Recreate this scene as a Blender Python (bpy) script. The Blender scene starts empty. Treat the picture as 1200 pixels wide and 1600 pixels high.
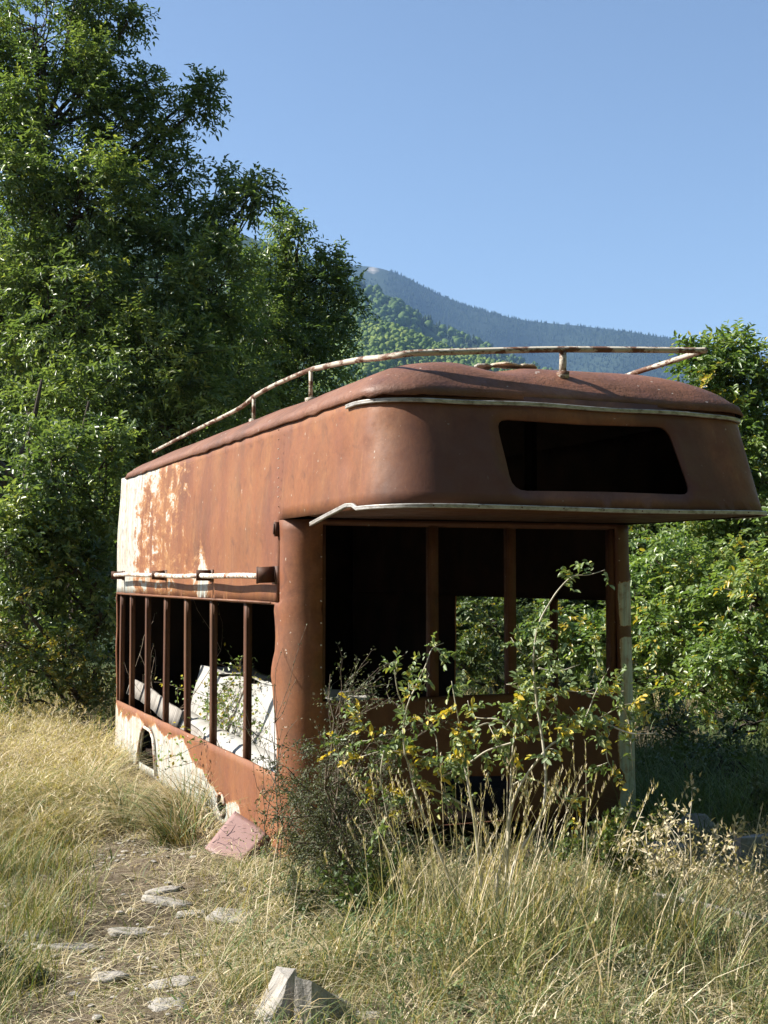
import bpy, math, random
import numpy as np
from mathutils import Vector, noise
from mathutils.geometry import delaunay_2d_cdt

S = bpy.context.scene
COL = S.collection
rng = np.random.default_rng(7)
random.seed(7)

# ------------------------------------------------------------------ camera, light, exposure
cam_d = bpy.data.cameras.new('camera'); cam = bpy.data.objects.new('camera', cam_d); COL.objects.link(cam)
cam.location = (0, 0, 1.459); cam.rotation_euler = (math.pi/2 + 0.050, 0, 0)
cam_d.lens = 45.0; cam_d.sensor_width = 36.0; cam_d.clip_start = 0.05; cam_d.clip_end = 30000
S.camera = cam

SUN_EL, SUN_AZ = math.radians(40), math.atan2(-.996, .090)      # clockwise from +Y
w = bpy.data.worlds.new('World'); S.world = w; w.use_nodes = True
wn = w.node_tree; bg = wn.nodes['Background']
sky = wn.nodes.new('ShaderNodeTexSky'); sky.sky_type = 'NISHITA'; sky.sun_disc = False
sky.sun_elevation = SUN_EL; sky.sun_rotation = SUN_AZ; sky.altitude = 700; sky.air_density = 1.0
sky.dust_density = 1.3; sky.ozone_density = 1.3
wn.links.new(sky.outputs[0], bg.inputs[0]); bg.inputs[1].default_value = 0.078
sd = bpy.data.lights.new('sun', 'SUN'); sd.energy = 5.0; sd.angle = math.radians(0.55); sd.color = (1.0, .94, .85)
sun = bpy.data.objects.new('sun', sd); COL.objects.link(sun)
sdir = Vector((math.sin(SUN_AZ)*math.cos(SUN_EL), math.cos(SUN_AZ)*math.cos(SUN_EL), math.sin(SUN_EL)))
sun.rotation_euler = sdir.to_track_quat('Z', 'Y').to_euler(); sun.location = (-20, 0, 30)
S.view_settings.view_transform = 'Standard'; S.view_settings.look = 'None'
S.view_settings.exposure = 1.2; S.view_settings.gamma = 1.0; S.view_settings.use_curve_mapping = False
S.cycles.max_bounces = 6; S.cycles.diffuse_bounces = 2; S.cycles.glossy_bounces = 2
S.cycles.transmission_bounces = 3; S.cycles.volume_bounces = 0; S.cycles.transparent_max_bounces = 4

# ------------------------------------------------------------------ materials
class M:
    def __init__(s, name):
        s.m = bpy.data.materials.new(name); s.m.use_nodes = True; s.t = s.m.node_tree
        s.b = s.t.nodes['Principled BSDF']; s.out = s.t.nodes['Material Output']
        s.co = s.t.nodes.new('ShaderNodeTexCoord').outputs['Object']
    def n(s, typ, **k):
        o = s.t.nodes.new(typ)
        for a, v in k.items(): setattr(o, a, v)
        return o
    def l(s, a, b): s.t.links.new(a, b)
    def val(s, sock, v):
        if isinstance(v, (int, float)): sock.default_value = v
        elif isinstance(v, tuple): sock.default_value = (*v, 1) if len(v) == 3 and len(sock.default_value) == 4 else v
        else: s.l(v, sock)
    def mapc(s, sc, loc=(0, 0, 0)):
        m = s.n('ShaderNodeMapping'); s.l(s.co, m.inputs[0]); m.inputs['Scale'].default_value = sc; m.inputs['Location'].default_value = loc
        return m.outputs[0]
    def noise(s, scale=5, det=4, rough=.55, co=None, dist=0):
        o = s.n('ShaderNodeTexNoise'); s.l(co or s.co, o.inputs['Vector'])
        o.inputs['Scale'].default_value = scale; o.inputs['Detail'].default_value = det
        o.inputs['Roughness'].default_value = rough; o.inputs['Distortion'].default_value = dist
        return o.outputs[0]
    def ramp(s, f, stops, interp='LINEAR'):
        o = s.n('ShaderNodeValToRGB'); s.val(o.inputs[0], f); r = o.color_ramp; r.interpolation = interp
        while len(r.elements) < len(stops): r.elements.new(.5)
        for e, (p, c) in zip(r.elements, stops):
            e.position = p; e.color = (*c, 1) if isinstance(c, tuple) else (c, c, c, 1)
        return o.outputs[0]
    def mix(s, f, a, b, mode='MIX'):
        o = s.n('ShaderNodeMix', data_type='RGBA', blend_type=mode); s.val(o.inputs[0], f); s.val(o.inputs[6], a); s.val(o.inputs[7], b)
        return o.outputs[2]
    def math(s, op, a, b=0, c=0):
        o = s.n('ShaderNodeMath', operation=op); s.val(o.inputs[0], a); s.val(o.inputs[1], b); s.val(o.inputs[2], c)
        return o.outputs[0]
    def step(s, f, lo, hi):
        o = s.n('ShaderNodeMapRange'); s.val(o.inputs[0], f); o.inputs[1].default_value = lo; o.inputs[2].default_value = hi
        return o.outputs[0]
    def attr(s, name): return s.n('ShaderNodeAttribute', attribute_name=name).outputs['Fac']
    def base(s, c, rough=.7, spec=.4, metal=0):
        s.val(s.b.inputs['Base Color'], c); s.val(s.b.inputs['Roughness'], rough)
        s.b.inputs['Specular IOR Level'].default_value = spec; s.b.inputs['Metallic'].default_value = metal
        return s
    def bump(s, h, strength=.3, dist=.01):
        o = s.n('ShaderNodeBump'); s.val(o.inputs['Height'], h); o.inputs['Strength'].default_value = strength
        o.inputs['Distance'].default_value = dist; s.l(o.outputs[0], s.b.inputs['Normal']); return s

def rust_mat(name, dark=1.0, paintcol=(.46, .52, .50), usepaint=True):
    m = M(name)
    streak = m.noise(1, 5, .6, m.mapc((7, 3, 1.0)))
    blot = m.noise(1.6, 6, .6, dist=.4); fine = m.noise(60, 4, .65); mid = m.noise(11, 6, .62)
    c = m.ramp(blot, [(.25, (.14, .056, .026)), (.5, (.270, .100, .040)), (.75, (.32, .148, .056))])
    c = m.mix(m.math('MULTIPLY', m.step(streak, .45, .75), .6), c, (.32, .145, .06))
    c = m.mix(m.math('MULTIPLY', m.step(streak, .46, .25), .45), c, (.14, .052, .026))
    c = m.mix(m.math('MULTIPLY', m.step(m.noise(1, 5, .6, m.mapc((2.4, 2.4, .9), (5, 2, 1)), .6), .45, .65), .55), c, (.185, .068, .04))
    c = m.mix(m.math('MULTIPLY', m.step(m.noise(3.2, 6, .7, m.mapc((1, 1, .55), (3, 1, 7))), .54, .8), .75), c, (.13, .075, .042))
    c = m.mix(m.math('MULTIPLY', m.step(m.noise(1, 4, .6, m.mapc((30, 30, 1.2))), .6, .8), .35), c, (.42, .24, .11))
    c = m.mix(m.math('MULTIPLY', m.step(mid, .5, .8), .45), c, (.12, .045, .03))
    c = m.mix(m.math('MULTIPLY', m.step(m.noise(7, 8, .75, dist=.8), .55, .68), .55), c, (.085, .036, .022))
    c = m.mix(m.math('MULTIPLY', m.step(m.noise(5, 8, .75, m.mapc((1, 1, .6), (9, 4, 2)), .8), .58, .7), .5), c, (.40, .19, .075))
    sp = m.step(m.noise(95, 3, .8), .66, .74); c = m.mix(m.math('MULTIPLY', sp, .5), c, (.52, .36, .17))
    c = m.mix(m.math('MULTIPLY', m.step(m.noise(34, 2, .5), .72, .76), .7), c, (.62, .55, .45))
    c = m.mix(m.math('MULTIPLY', m.step(fine, .35, .7), .25), c, (.06, .03, .02))
    stain_shade = m.attr('stain_shade')
    so = m.step(m.math('ADD', m.math('MULTIPLY', stain_shade, .9), m.math('MULTIPLY', m.noise(1, 7, .7, m.mapc((6, 6, 2)), .5), 1.0)), .75, 1.35)
    c = m.mix(m.math('MULTIPLY', so, .85), c, (.088, .036, .024))  # dark stains plus shade painted into the colour of the front
    if usepaint:
        p = m.attr('paint')
        pn = m.noise(1, 9, .78, m.mapc((8, 3.6, 8)), .5); dr = m.noise(1, 3, .5, m.mapc((26, 12, 1.3)))
        v = m.math('ADD', m.math('ADD', p, m.math('MULTIPLY', pn, .95)), m.math('MULTIPLY', dr, .32))
        halo = m.step(v, 1.03, 1.125); pm = m.step(v, 1.12, 1.135)
        c = m.mix(m.math('MULTIPLY', halo, .7), c, (.50, .26, .10))
        pc = m.mix(m.step(m.noise(1, 6, .7, m.mapc((22, 22, 1.5))), .42, .68), paintcol, (.50, .36, .22))
        pc = m.mix(m.math('MULTIPLY', m.step(m.noise(18, 5, .7), .5, .68), .75), pc, (.27, .15, .085))
        pc = m.mix(m.math('MULTIPLY', m.step(m.noise(1, 5, .7, m.mapc((40, 40, 5), (2, 2, 2))), .5, .62), .5), pc, (.17, .17, .15))
        c = m.mix(pm, c, pc)
        hgt = m.math('ADD', m.math('MULTIPLY', fine, .25), m.math('MULTIPLY', pm, .8))
    else: hgt = m.math('MULTIPLY', fine, .3)
    if dark != 1.0: c = m.mix(1, c, (dark, dark, dark), 'MULTIPLY')
    m.base(c, m.ramp(mid, [(.3, .5), (.7, .78)]), .35)
    m.bump(m.math('ADD', hgt, m.math('MULTIPLY', m.noise(22, 8, .75), .9)), .26, .005)
    return m.m

MAT = {}
MAT['rust'] = rust_mat('rusty_painted_steel')
MAT['rust_edge'] = rust_mat('rusty_folded_edge', .8, usepaint=False)
MAT['rust_post'] = rust_mat('rusty_bare_steel', .42, usepaint=False)  # rust toned down to put shade into posts and beams
m = M('grimy_shaded_interior'); MAT['inner'] = m.base(m.ramp(m.noise(4, 6, .6), [(.3, (.011, .008, .006)), (.7, (.032, .019, .013))]), .9, .1).m  # grime with deep interior shade put into its colour
m = M('roof_rust')
rn = m.noise(2.2, 7, .62, dist=.3); c = m.ramp(rn, [(.3, (.10, .045, .028)), (.55, (.205, .088, .050)), (.75, (.24, .125, .075))])
c = m.mix(m.math('MULTIPLY', m.step(m.noise(14, 6, .7), .52, .75), .55), c, (.10, .05, .038))
pv = m.math('ADD', m.attr('paint'), m.math('MULTIPLY', m.noise(1, 8, .75, m.mapc((16, 16, 9))), .9))
c = m.mix(m.step(pv, 1.02, 1.06), c, (.55, .48, .40))
c = m.mix(m.math('MULTIPLY', m.step(m.noise(26, 2, .5), .73, .75), .8), c, (.6, .56, .5))
c = m.mix(m.math('MULTIPLY', m.step(m.noise(60, 5, .7), .5, .72), .5), c, (.07, .035, .025))
MAT['roof'] = m.base(c, m.ramp(m.noise(7, 5), [(.35, .48), (.65, .8)]), .4).bump(m.math('ADD', m.noise(5, 7, .7), m.math('MULTIPLY', m.noise(60, 4), .3)), .9, .012).m
m = M('flaking_white_paint')
v = m.noise(1, 7, .7, m.mapc((28, 28, 28)), .5)
c = m.mix(m.step(v, .53, .56), (.70, .66, .58), (.27, .11, .055)); c = m.mix(m.math('MULTIPLY', m.step(m.noise(9, 4), .5, .6), .6), c, (.32, .16, .08))
MAT['white_rust'] = m.base(c, .55).bump(v, .4, .002).m
m = M('rust_pipe'); v = m.noise(1, 8, .75, m.mapc((9, 7, 20)))
c = m.mix(m.step(v, .47, .52), (.13, .06, .032), (.48, .44, .36)); MAT['rack'] = m.base(c, .65).bump(m.noise(70, 4, .7), .3, .001).m
m = M('weathered_aluminium'); c = m.ramp(m.noise(1, 6, .7, m.mapc((20, 20, 40))), [(.35, (.16, .13, .10)), (.5, (.38, .36, .33)), (.8, (.58, .57, .54))])
MAT['alu'] = m.base(c, .45, .5, .25).m
m = M('chipped_white_enamel')
v = m.noise(7, 8, .7, dist=.6); c = m.mix(m.step(v, .60, .64), (.44, .43, .40), (.15, .11, .08)); c = m.mix(m.math('MULTIPLY', m.step(m.noise(3, 6, .7), .45, .65), .7), c, (.30, .28, .24))
MAT['enamel'] = m.base(c, .5).bump(m.noise(5, 5), .5, .02).m
m = M('grey_weathered_wood'); v = m.noise(1, 6, .65, m.mapc((60, 5, 60)))
MAT['wood'] = m.base(m.ramp(v, [(.3, (.10, .085, .07)), (.6, (.36, .33, .29)), (.8, (.48, .45, .40))]), .85).bump(v, .6, .006).m
m = M('faded_pink_panel'); v = m.noise(8, 7, .7)
MAT['pink'] = m.base(m.mix(m.step(v, .52, .7), (.27, .165, .148), (.20, .10, .08)), .6).bump(v, .2, .004).m
def stone_mat(name, a, b):
    m = M(name); v = m.noise(9, 9, .68, dist=.5)
    c = m.ramp(v, [(.3, a), (.65, b)]); c = m.mix(m.math('MULTIPLY', m.step(m.noise(40, 5, .7), .55, .7), .5), c, tuple(x*.45 for x in a))
    return m.base(c, .9, .25).bump(m.math('ADD', v, m.math('MULTIPLY', m.noise(60, 5, .7), .4)), .9, .02).m
MAT['stone'] = stone_mat('pale_slate', (.26, .235, .20), (.47, .445, .40))
MAT['stone_dark'] = stone_mat('grey_rock', (.16, .155, .15), (.34, .33, .31))
MAT['tile'] = stone_mat('ochre_stone', (.40, .30, .20), (.58, .50, .38))
m = M('bark'); v = m.noise(1, 8, .7, m.mapc((14, 14, 4)), .5)
MAT['bark'] = m.base(m.ramp(v, [(.3, (.035, .028, .022)), (.7, (.13, .11, .09))]), .95, .2).bump(v, .9, .03).m
m = M('twig'); MAT['twig'] = m.base(m.ramp(m.noise(30, 3), [(.35, (.11, .075, .05)), (.65, (.34, .27, .20))]), .8, .3).m
m = M('dark_twig'); MAT['dark_twig'] = m.base(m.ramp(m.noise(40, 3), [(.35, (.06, .045, .033)), (.65, (.21, .165, .12))]), .85, .25).m
m = M('cane'); MAT['cane'] = m.base(m.ramp(m.noise(12, 3), [(.35, (.34, .31, .21)), (.65, (.60, .55, .45))]), .6, .4).m

def foliage_mat(name, stops, rough=.42, spec=.5, trans=.25, var=.35):
    m = M(name); t = m.attr('tint')
    c = m.ramp(t, stops)
    c = m.mix(m.math('MULTIPLY', m.step(m.noise(.9, 3), .35, .7), var), c, (.045, .075, .02))
    m.base(c, rough, spec)
    tr = m.n('ShaderNodeBsdfTranslucent'); m.l(m.mix(1, c, (1.5, 1.6, .6), 'MULTIPLY'), tr.inputs[0])
    mx = m.n('ShaderNodeMixShader'); mx.inputs[0].default_value = trans
    m.l(m.b.outputs[0], mx.inputs[1]); m.l(tr.outputs[0], mx.inputs[2]); m.l(mx.outputs[0], m.out.inputs[0])
    return m.m
MAT['leaf'] = foliage_mat('ash_leaves', [(0, (.05, .085, .033)), (.45, (.118, .176, .074)), (.8, (.25, .315, .13)), (1, (.34, .36, .12))], .36, .6, .36, .18)
MAT['leaf_lite'] = foliage_mat('bright_leaves', [(0, (.05, .095, .028)), (.5, (.15, .235, .08)), (.85, (.27, .33, .12)), (1, (.50, .38, .06))], .38, .7, .35, .2)
MAT['leaf_bramble'] = foliage_mat('bramble_leaves', [(0, (.04, .07, .026)), (.5, (.10, .145, .05)), (.8, (.15, .18, .06)), (1, (.40, .31, .07))], .45, .5, .25)
MAT['rose_leaf'] = foliage_mat('rose_leaves', [(0, (.045, .085, .03)), (.5, (.23, .30, .14)), (.72, (.42, .42, .13)), (.85, (.62, .46, .06)), (1, (.72, .52, .07))], .45, .45, .25, .15)
MAT['dull_leaf'] = foliage_mat('dull_small_leaves', [(0, (.06, .068, .042)), (.6, (.13, .15, .09)), (1, (.24, .24, .12))], .6, .3, .15)
MAT['dry_leaf'] = foliage_mat('dry_papery_leaves', [(0, (.30, .22, .12)), (.6, (.48, .40, .26)), (1, (.62, .55, .40))], .7, .3, .2, .05)
GS = [(0, (.05, .085, .035)), (.3, (.145, .205, .07)), (.5, (.29, .27, .115)), (.75, (.46, .345, .175)), (1, (.72, .63, .45))]
MAT['grass'] = foliage_mat('meadow_grass', GS, .6, .3, .2, .12)
MAT['fir'] = foliage_mat('fir_forest', [(0, (.014, .026, .016)), (.6, (.026, .044, .026)), (1, (.048, .074, .036))], .8, .1, .05, .2)
MAT['beech'] = foliage_mat('beech_forest', [(0, (.045, .085, .018)), (.6, (.10, .16, .03)), (1, (.19, .24, .05))], .75, .15, .1, .2)
m = M('hill_soil'); MAT['hill'] = m.base(m.ramp(m.noise(.02, 8, .7), [(.4, (.03, .055, .02)), (.7, (.07, .10, .035))]), .95, .1).m
m = M('mountain_rock'); v = m.noise(.006, 9, .72); gz_ = m.attr('rock')
MAT['mountain'] = m.base(m.mix(m.step(m.math('ADD', gz_, v), .98, 1.1), m.ramp(v, [(.4, (.018, .03, .018)), (.7, (.036, .052, .03))]), (.36, .33, .29)), .95, .1).m
m = M('dry_earth')
sx = m.n('ShaderNodeSeparateXYZ'); m.l(m.co, sx.inputs[0])
v = m.noise(1.3, 9, .65); f = m.noise(45, 7, .7)
c = m.ramp(v, [(.35, (.09, .07, .045)), (.6, (.20, .155, .105))]); c = m.mix(m.math('MULTIPLY', m.step(f, .48, .68), .7), c, (.42, .36, .26))
c = m.mix(m.math('MULTIPLY', m.step(m.noise(16, 5, .7), .55, .7), .6), c, (.085, .07, .04))
c = m.mix(m.step(m.math('ADD', sx.outputs[1], m.math('MULTIPLY', v, 8)), 17, 24), c, (.035, .055, .02))
MAT['earth'] = m.base(c, .95, .15).bump(m.math('ADD', f, m.noise(9, 6, .7)), 1.0, .03).m

# ------------------------------------------------------------------ object helpers
def tag(o, label=None, cat=None, group=None, kind=None):
    for k, v in (('label', label), ('category', cat), ('group', group), ('kind', kind)):
        if v: o[k] = v
    return o
def empty(name, loc=(0, 0, 0), rz=0):
    o = bpy.data.objects.new(name, None); COL.objects.link(o); o.location = loc; o.rotation_euler = (0, 0, rz); o.empty_display_size = .2; return o
def link_mesh(name, me, mat, parent=None, smooth=False):
    for mm in (mat if isinstance(mat, (list, tuple)) else [mat]): me.materials.append(mm)
    if smooth: me.polygons.foreach_set('use_smooth', np.ones(len(me.polygons), bool))
    o = bpy.data.objects.new(name, me); COL.objects.link(o)
    if parent: o.parent = parent
    return o
def np_mesh(name, V, F, mat, parent=None, attrs=None, smooth=False):
    """V (n,3); F (m,k) equal sized faces, or a list of such arrays"""
    V = np.asarray(V, np.float32); Fs = F if isinstance(F, list) else [F]; Fs = [np.asarray(f, np.int32) for f in Fs if len(f)]
    me = bpy.data.meshes.new(name); me.vertices.add(len(V)); me.vertices.foreach_set('co', V.ravel())
    idx = np.concatenate([f.ravel() for f in Fs]); tot = np.concatenate([np.full(len(f), f.shape[1], np.int32) for f in Fs])
    st = np.concatenate([[0], np.cumsum(tot)[:-1]]).astype(np.int32)
    me.loops.add(len(idx)); me.loops.foreach_set('vertex_index', idx)
    me.polygons.add(len(tot)); me.polygons.foreach_set('loop_start', st); me.polygons.foreach_set('loop_total', tot)
    for k, v in (attrs or {}).items():
        a = me.attributes.new(k, 'FLOAT', 'POINT'); a.data.foreach_set('value', np.asarray(v, np.float32))
    me.update(calc_edges=True); me.validate()
    return link_mesh(name, me, mat, parent, smooth)
def solidify(o, t, off=-1, inner=0, rim=0):
    s = o.modifiers.new('solidify', 'SOLIDIFY'); s.thickness = t; s.offset = off; s.material_offset = inner; s.material_offset_rim = rim
    return o

class MB:
    def __init__(s): s.v = []; s.q = []; s.t = []; s.g = []; s.n = 0
    def add(s, V, Q=(), T=()):
        V = np.asarray(V, float); s.v.append(V)
        if len(Q): s.q.append(np.asarray(Q, int)+s.n)
        if len(T): s.t.append(np.asarray(T, int)+s.n)
        s.n += len(V)
    def box(s, a, b, jit=0):
        a, b = np.array(a, float), np.array(b, float)
        V = np.array([[x, y, z] for z in (a[2], b[2]) for y in (a[1], b[1]) for x in (a[0], b[0])])
        if jit: V = V+rng.normal(0, jit, V.shape)
        s.add(V, [[0, 2, 3, 1], [4, 5, 7, 6], [0, 1, 5, 4], [2, 6, 7, 3], [0, 4, 6, 2], [1, 3, 7, 5]])
    def tube(s, P, R, k=6, cap=True):
        P = np.asarray(P, float); n = len(P); R = np.broadcast_to(np.asarray(R, float), (n,))
        T = np.gradient(P, axis=0) if n > 1 else P; T = T/np.maximum(np.linalg.norm(T, axis=1), 1e-9)[:, None]
        ref = np.array([0, 0, 1.]) if abs(T[:, 2]).mean() < .9 else np.array([1., 0, 0])
        U = np.cross(T, ref); U /= np.maximum(np.linalg.norm(U, axis=1), 1e-9)[:, None]; W = np.cross(T, U)
        a = np.arange(k)/k*2*np.pi
        V = P[:, None]+R[:, None, None]*(np.cos(a)[None, :, None]*U[:, None]+np.sin(a)[None, :, None]*W[:, None])
        i = np.arange(n-1)[:, None]*k; j = np.arange(k)[None]; j2 = (j+1) % k
        Q = np.stack([i+j, i+j2, i+k+j2, i+k+j], -1).reshape(-1, 4)
        Tt = []
        if cap and k == 4: Q = np.vstack([Q, [[3, 2, 1, 0]], [[(n-1)*k+x for x in range(4)]]])
        elif cap:
            for x in range(1, k-1): Tt += [[0, x+1, x], [(n-1)*k, (n-1)*k+x, (n-1)*k+x+1]]
        s.add(V.reshape(-1, 3), Q, Tt)
    def sweep(s, P, N, prof):
        """profile (out,up) swept along P with outward normals N"""
        P = np.asarray(P, float); N = np.asarray(N, float); prof = np.asarray(prof, float); n, k = len(P), len(prof)
        V = P[:, None]+prof[None, :, :1]*N[:, None]+prof[None, :, 1:]*np.array([0, 0, 1.])
        i = np.arange(n-1)[:, None]*k; j = np.arange(k)[None]; j2 = (j+1) % k
        Q = np.stack([i+j, i+j2, i+k+j2, i+k+j], -1).reshape(-1, 4)
        T = []
        for x in range(1, k-1): T += [[0, x+1, x], [(n-1)*k, (n-1)*k+x, (n-1)*k+x+1]]
        s.add(V.reshape(-1, 3), Q, T)
    def build(s, name, mat, parent=None, attrs=None, smooth=False):
        F = []
        if s.q: F.append(np.vstack(s.q))
        if s.t: F.append(np.vstack(s.t))
        return np_mesh(name, np.vstack(s.v), F, mat, parent, attrs, smooth)

def norm(a): return a/np.maximum(np.linalg.norm(a, axis=-1, keepdims=True), 1e-9)
def gh(x, y):
    """ground height"""
    x = np.asarray(x, float); y = np.asarray(y, float)
    near = np.exp(-((y-8)/30)**2)
    return near*(.025*np.sin(1.7*x+.6*y)+.02*np.sin(2.9*y-1.1*x+1)+.012*np.sin(5.3*x+4.1*y)+.008*np.sin(9*x-7*y)) \
        + .0
def leaves(name, P, D, N, L, W, tint, mat, parent=None, fold=.25, kind=None, simple=False):
    """P base points, D leaf axis, N normals, folded leaf blades"""
    n = len(P); D = norm(D); Sd = norm(np.cross(D, N)); N = np.cross(Sd, D)
    L = np.broadcast_to(L, n)[:, None]; W = np.broadcast_to(W, n)[:, None]
    if simple:
        V = np.stack([P, P+D*L*.45+Sd*W*.5+N*W*fold, P+D*L-N*L*.08, P+D*L*.45-Sd*W*.5+N*W*fold], 1)
        b = np.arange(n)[:, None]*4; F = np.vstack([b+np.array([[0, 1, 2]]), b+np.array([[0, 2, 3]])]); k = 4
    else:
        V = np.stack([P, P+D*L*.3+Sd*W*.46+N*W*fold, P+D*L*.68+Sd*W*.40+N*W*fold*.8, P+D*L-N*L*.1, P+D*L*.68-Sd*W*.40+N*W*fold*.8, P+D*L*.3-Sd*W*.46+N*W*fold], 1)
        b = np.arange(n)[:, None]*6; F = np.vstack([b+np.array([[0, 1, 2, 3]]), b+np.array([[0, 3, 4, 5]])]); k = 6
    return np_mesh(name, V.reshape(-1, 3), F, mat, parent, {'tint': np.repeat(np.clip(tint, 0, 1), k)})
def sprays(O, D, n=9, length=.3, leaf=.08, droop=.5, up=.9):
    """compound sprays: leaves ranged along little twigs; returns arrays P,D,N,L,spray index"""
    m = len(O); D = norm(D); t = (np.arange(n)+.6)/n
    ax = D[:, None]*(t[None, :, None]*length)*rng.uniform(.7, 1.3, (m, 1, 1)); ax[..., 2] -= (t**2)[None]*length*droop*rng.uniform(.2, 1, (m, 1))
    side = norm(np.cross(D, rng.normal(0, .5, (m, 3))+[0, 0, 1]))[:, None]*np.where(np.arange(n) % 2, 1, -1)[None, :, None]
    P = O[:, None]+ax
    LD = norm(side*rng.uniform(.6, 1.1, (m, n, 1))+D[:, None]*.7+rng.normal(0, .35, (m, n, 3))+np.array([0, 0, -.25]))
    N = norm(rng.normal(0, .42, (m, n, 3))+np.array([0, 0, up])+norm(D)[:, None]*.35)
    return P.reshape(-1, 3), LD.reshape(-1, 3), N.reshape(-1, 3), leaf*rng.uniform(.65, 1.25, m*n), np.repeat(np.arange(m), n)

def px(x, y, d):
    """a point seen at photo position x,y on the vertical plane d metres ahead"""
    return np.array([(x-600)/2000*d, d, 1.459+(902-y)/2000*d])

def tree(name, label, cat, base, lobes, mat, leaf=.08, dens=1.0, trunk_r=.12, group=None, aspect=.4, tint0=.45, yellow=0.0, simple=False, spread=.5, top=None, fill=1.0):
    """lobes: list of (centre xyz, radius, weight). Trunk and limbs reach each lobe, clusters of leafy sprays fill them unevenly"""
    root = empty(name, base); tag(root, label, cat, group)
    B = np.array(base, float); C = np.array([l[0] for l in lobes], float); R = np.array([l[1] for l in lobes], float)
    order = np.argsort(C[:, 2]); mb = MB()
    topc = np.array(top) if top is not None else C[order[-1]]
    n = 9; t = np.linspace(0, 1, n)[:, None]
    mid = B+(topc-B)*[.35, .35, .5]
    tr = (1-t)**2*B+2*t*(1-t)*mid+t**2*topc; tr[1:-1] += rng.normal(0, .05, (n-2, 3))
    rad = trunk_r*(1-t[:, 0]*.85); mb.tube(tr-B, rad, 8)
    fine = MB(); PO = []; PD = []; PT = []
    for ci, (c, r) in enumerate(zip(C, R)):
        k = int(np.clip(np.searchsorted(tr[:, 2], c[2]-np.hypot(*(c-topc)[:2])*.6-.3), 1, n-2)); s = tr[k]
        tt = np.linspace(0, 1, 6)[:, None]; m_ = (s+c)/2+[0, 0, -.12*np.linalg.norm(c-s)]
        lb = (1-tt)**2*s+2*tt*(1-tt)*m_+tt**2*c+np.vstack([[0]*3, rng.normal(0, .04, (4, 3)), [0]*3])
        mb.tube(lb-B, rad[k]*.55*(1-tt[:, 0]*.8)+.004, 6)
        if r > .45:
            for _ in range(5):
                u_ = norm(rng.normal(0, 1, 3)+[0, 0, .5]); e_ = c+u_*r*rng.uniform(.85, 1.1); st_ = c+u_*r*.5; fine.tube(np.array([st_, (st_+e_)/2+rng.normal(0, .02, 3), e_])-B, [.008, .006, .002], 3, False); mm_ = 14; tt_ = rng.uniform(.3, 1, mm_)[:, None]; PO.append(st_+(e_-st_)*tt_+rng.normal(0, .05, (mm_, 3))); PD.append(norm(u_+rng.normal(0, .5, (mm_, 3)))); PT.append(np.full(mm_, rng.normal(.08, .1)))
        wgt = lobes[ci][2] if len(lobes[ci]) > 2 else 1.0
        K = max(4, int(20*(r/.8)**1.7*wgt*fill))
        u = norm(rng.normal(0, 1, (K, 3))); q = c+u*(max(r-.27, .45*r)*rng.uniform(.35, 1.05, K)**.6)[:, None]*[1, 1, .9]
        for cc in q:
            s2 = lb[rng.integers(2, 6)]; a = np.linspace(0, 1, 4)[:, None]
            br = s2+(cc-s2)*a; br[1:3] += rng.normal(0, .05*r+.01, (2, 3)); fine.tube(br-B, .013*(1-a[:, 0]*.8)+.002, 3, False)
            m2 = int(max(3, rng.uniform(8, 22)*dens)); cr = rng.uniform(.15, .33)*(r/.8)**.3
            uu = norm(rng.normal(0, 1, (m2, 3))); O = cc+uu*(cr*rng.uniform(.2, 1, m2))[:, None]
            PO.append(O); PD.append(norm(uu+.7*norm(cc-c)+[0, 0, .25])); PT.append(np.full(m2, rng.normal(0, .17)))
    O = np.vstack(PO); D = np.vstack(PD); T = np.concatenate(PT)
    P, LD, N, L, si = sprays(O-B, D, 9, .26*leaf/.08, leaf)
    tint = tint0+T[si]+rng.normal(0, .13, len(P))
    if yellow: 
        ycl = rng.random(len(O)) < yellow; tint = np.where(ycl[si] & (rng.random(len(P)) < .7), 1.0, tint)
    mb.build('trunk', MAT['bark'], root, smooth=True)
    if fine.n: fine.build('branches', MAT['bark'], root)
    leaves('crown', P, LD, N, L, L*aspect, tint, mat, root, simple=simple)
    return root
def lobe(x, y, rp, d, dd=0, wgt=1.0):
    p = px(x, y, d+dd); return (p, rp/2000*d, wgt)

# ------------------------------------------------------------------ terrain
def grid_sheet(name, xs, ys, zf, mat, attrs=None, smooth=True):
    X, Y = np.meshgrid(xs, ys); V = np.stack([X, Y, zf(X, Y)], -1).reshape(-1, 3); nx = len(xs); i = np.arange(len(ys)-1)[:, None]*nx; j = np.arange(nx-1)[None]
    F = np.stack([i+j, i+j+1, i+nx+j+1, i+nx+j], -1).reshape(-1, 4)
    return np_mesh(name, V, F, mat, attrs=attrs, smooth=smooth)
xs = np.concatenate([-np.geomspace(4100, 6.2, 26), np.linspace(-6, 6, 170), np.geomspace(6.2, 4100, 26)])
ys = np.concatenate([-np.geomspace(3000, 1.2, 14), np.linspace(-1, 16, 230), np.geomspace(16.3, 4100, 34)])
def ground_z(x, y):
    z = gh(x, y)
    fine = .012*np.sin(23*x+5*y)*np.sin(17*y-3*x)+.008*np.sin(41*x+13)*np.sin(37*y)
    return z+np.where((abs(x) < 6) & (y < 16) & (y > -1), fine, 0)
tag(grid_sheet('ground', xs, ys, ground_z, MAT['earth']), kind='structure')

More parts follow.
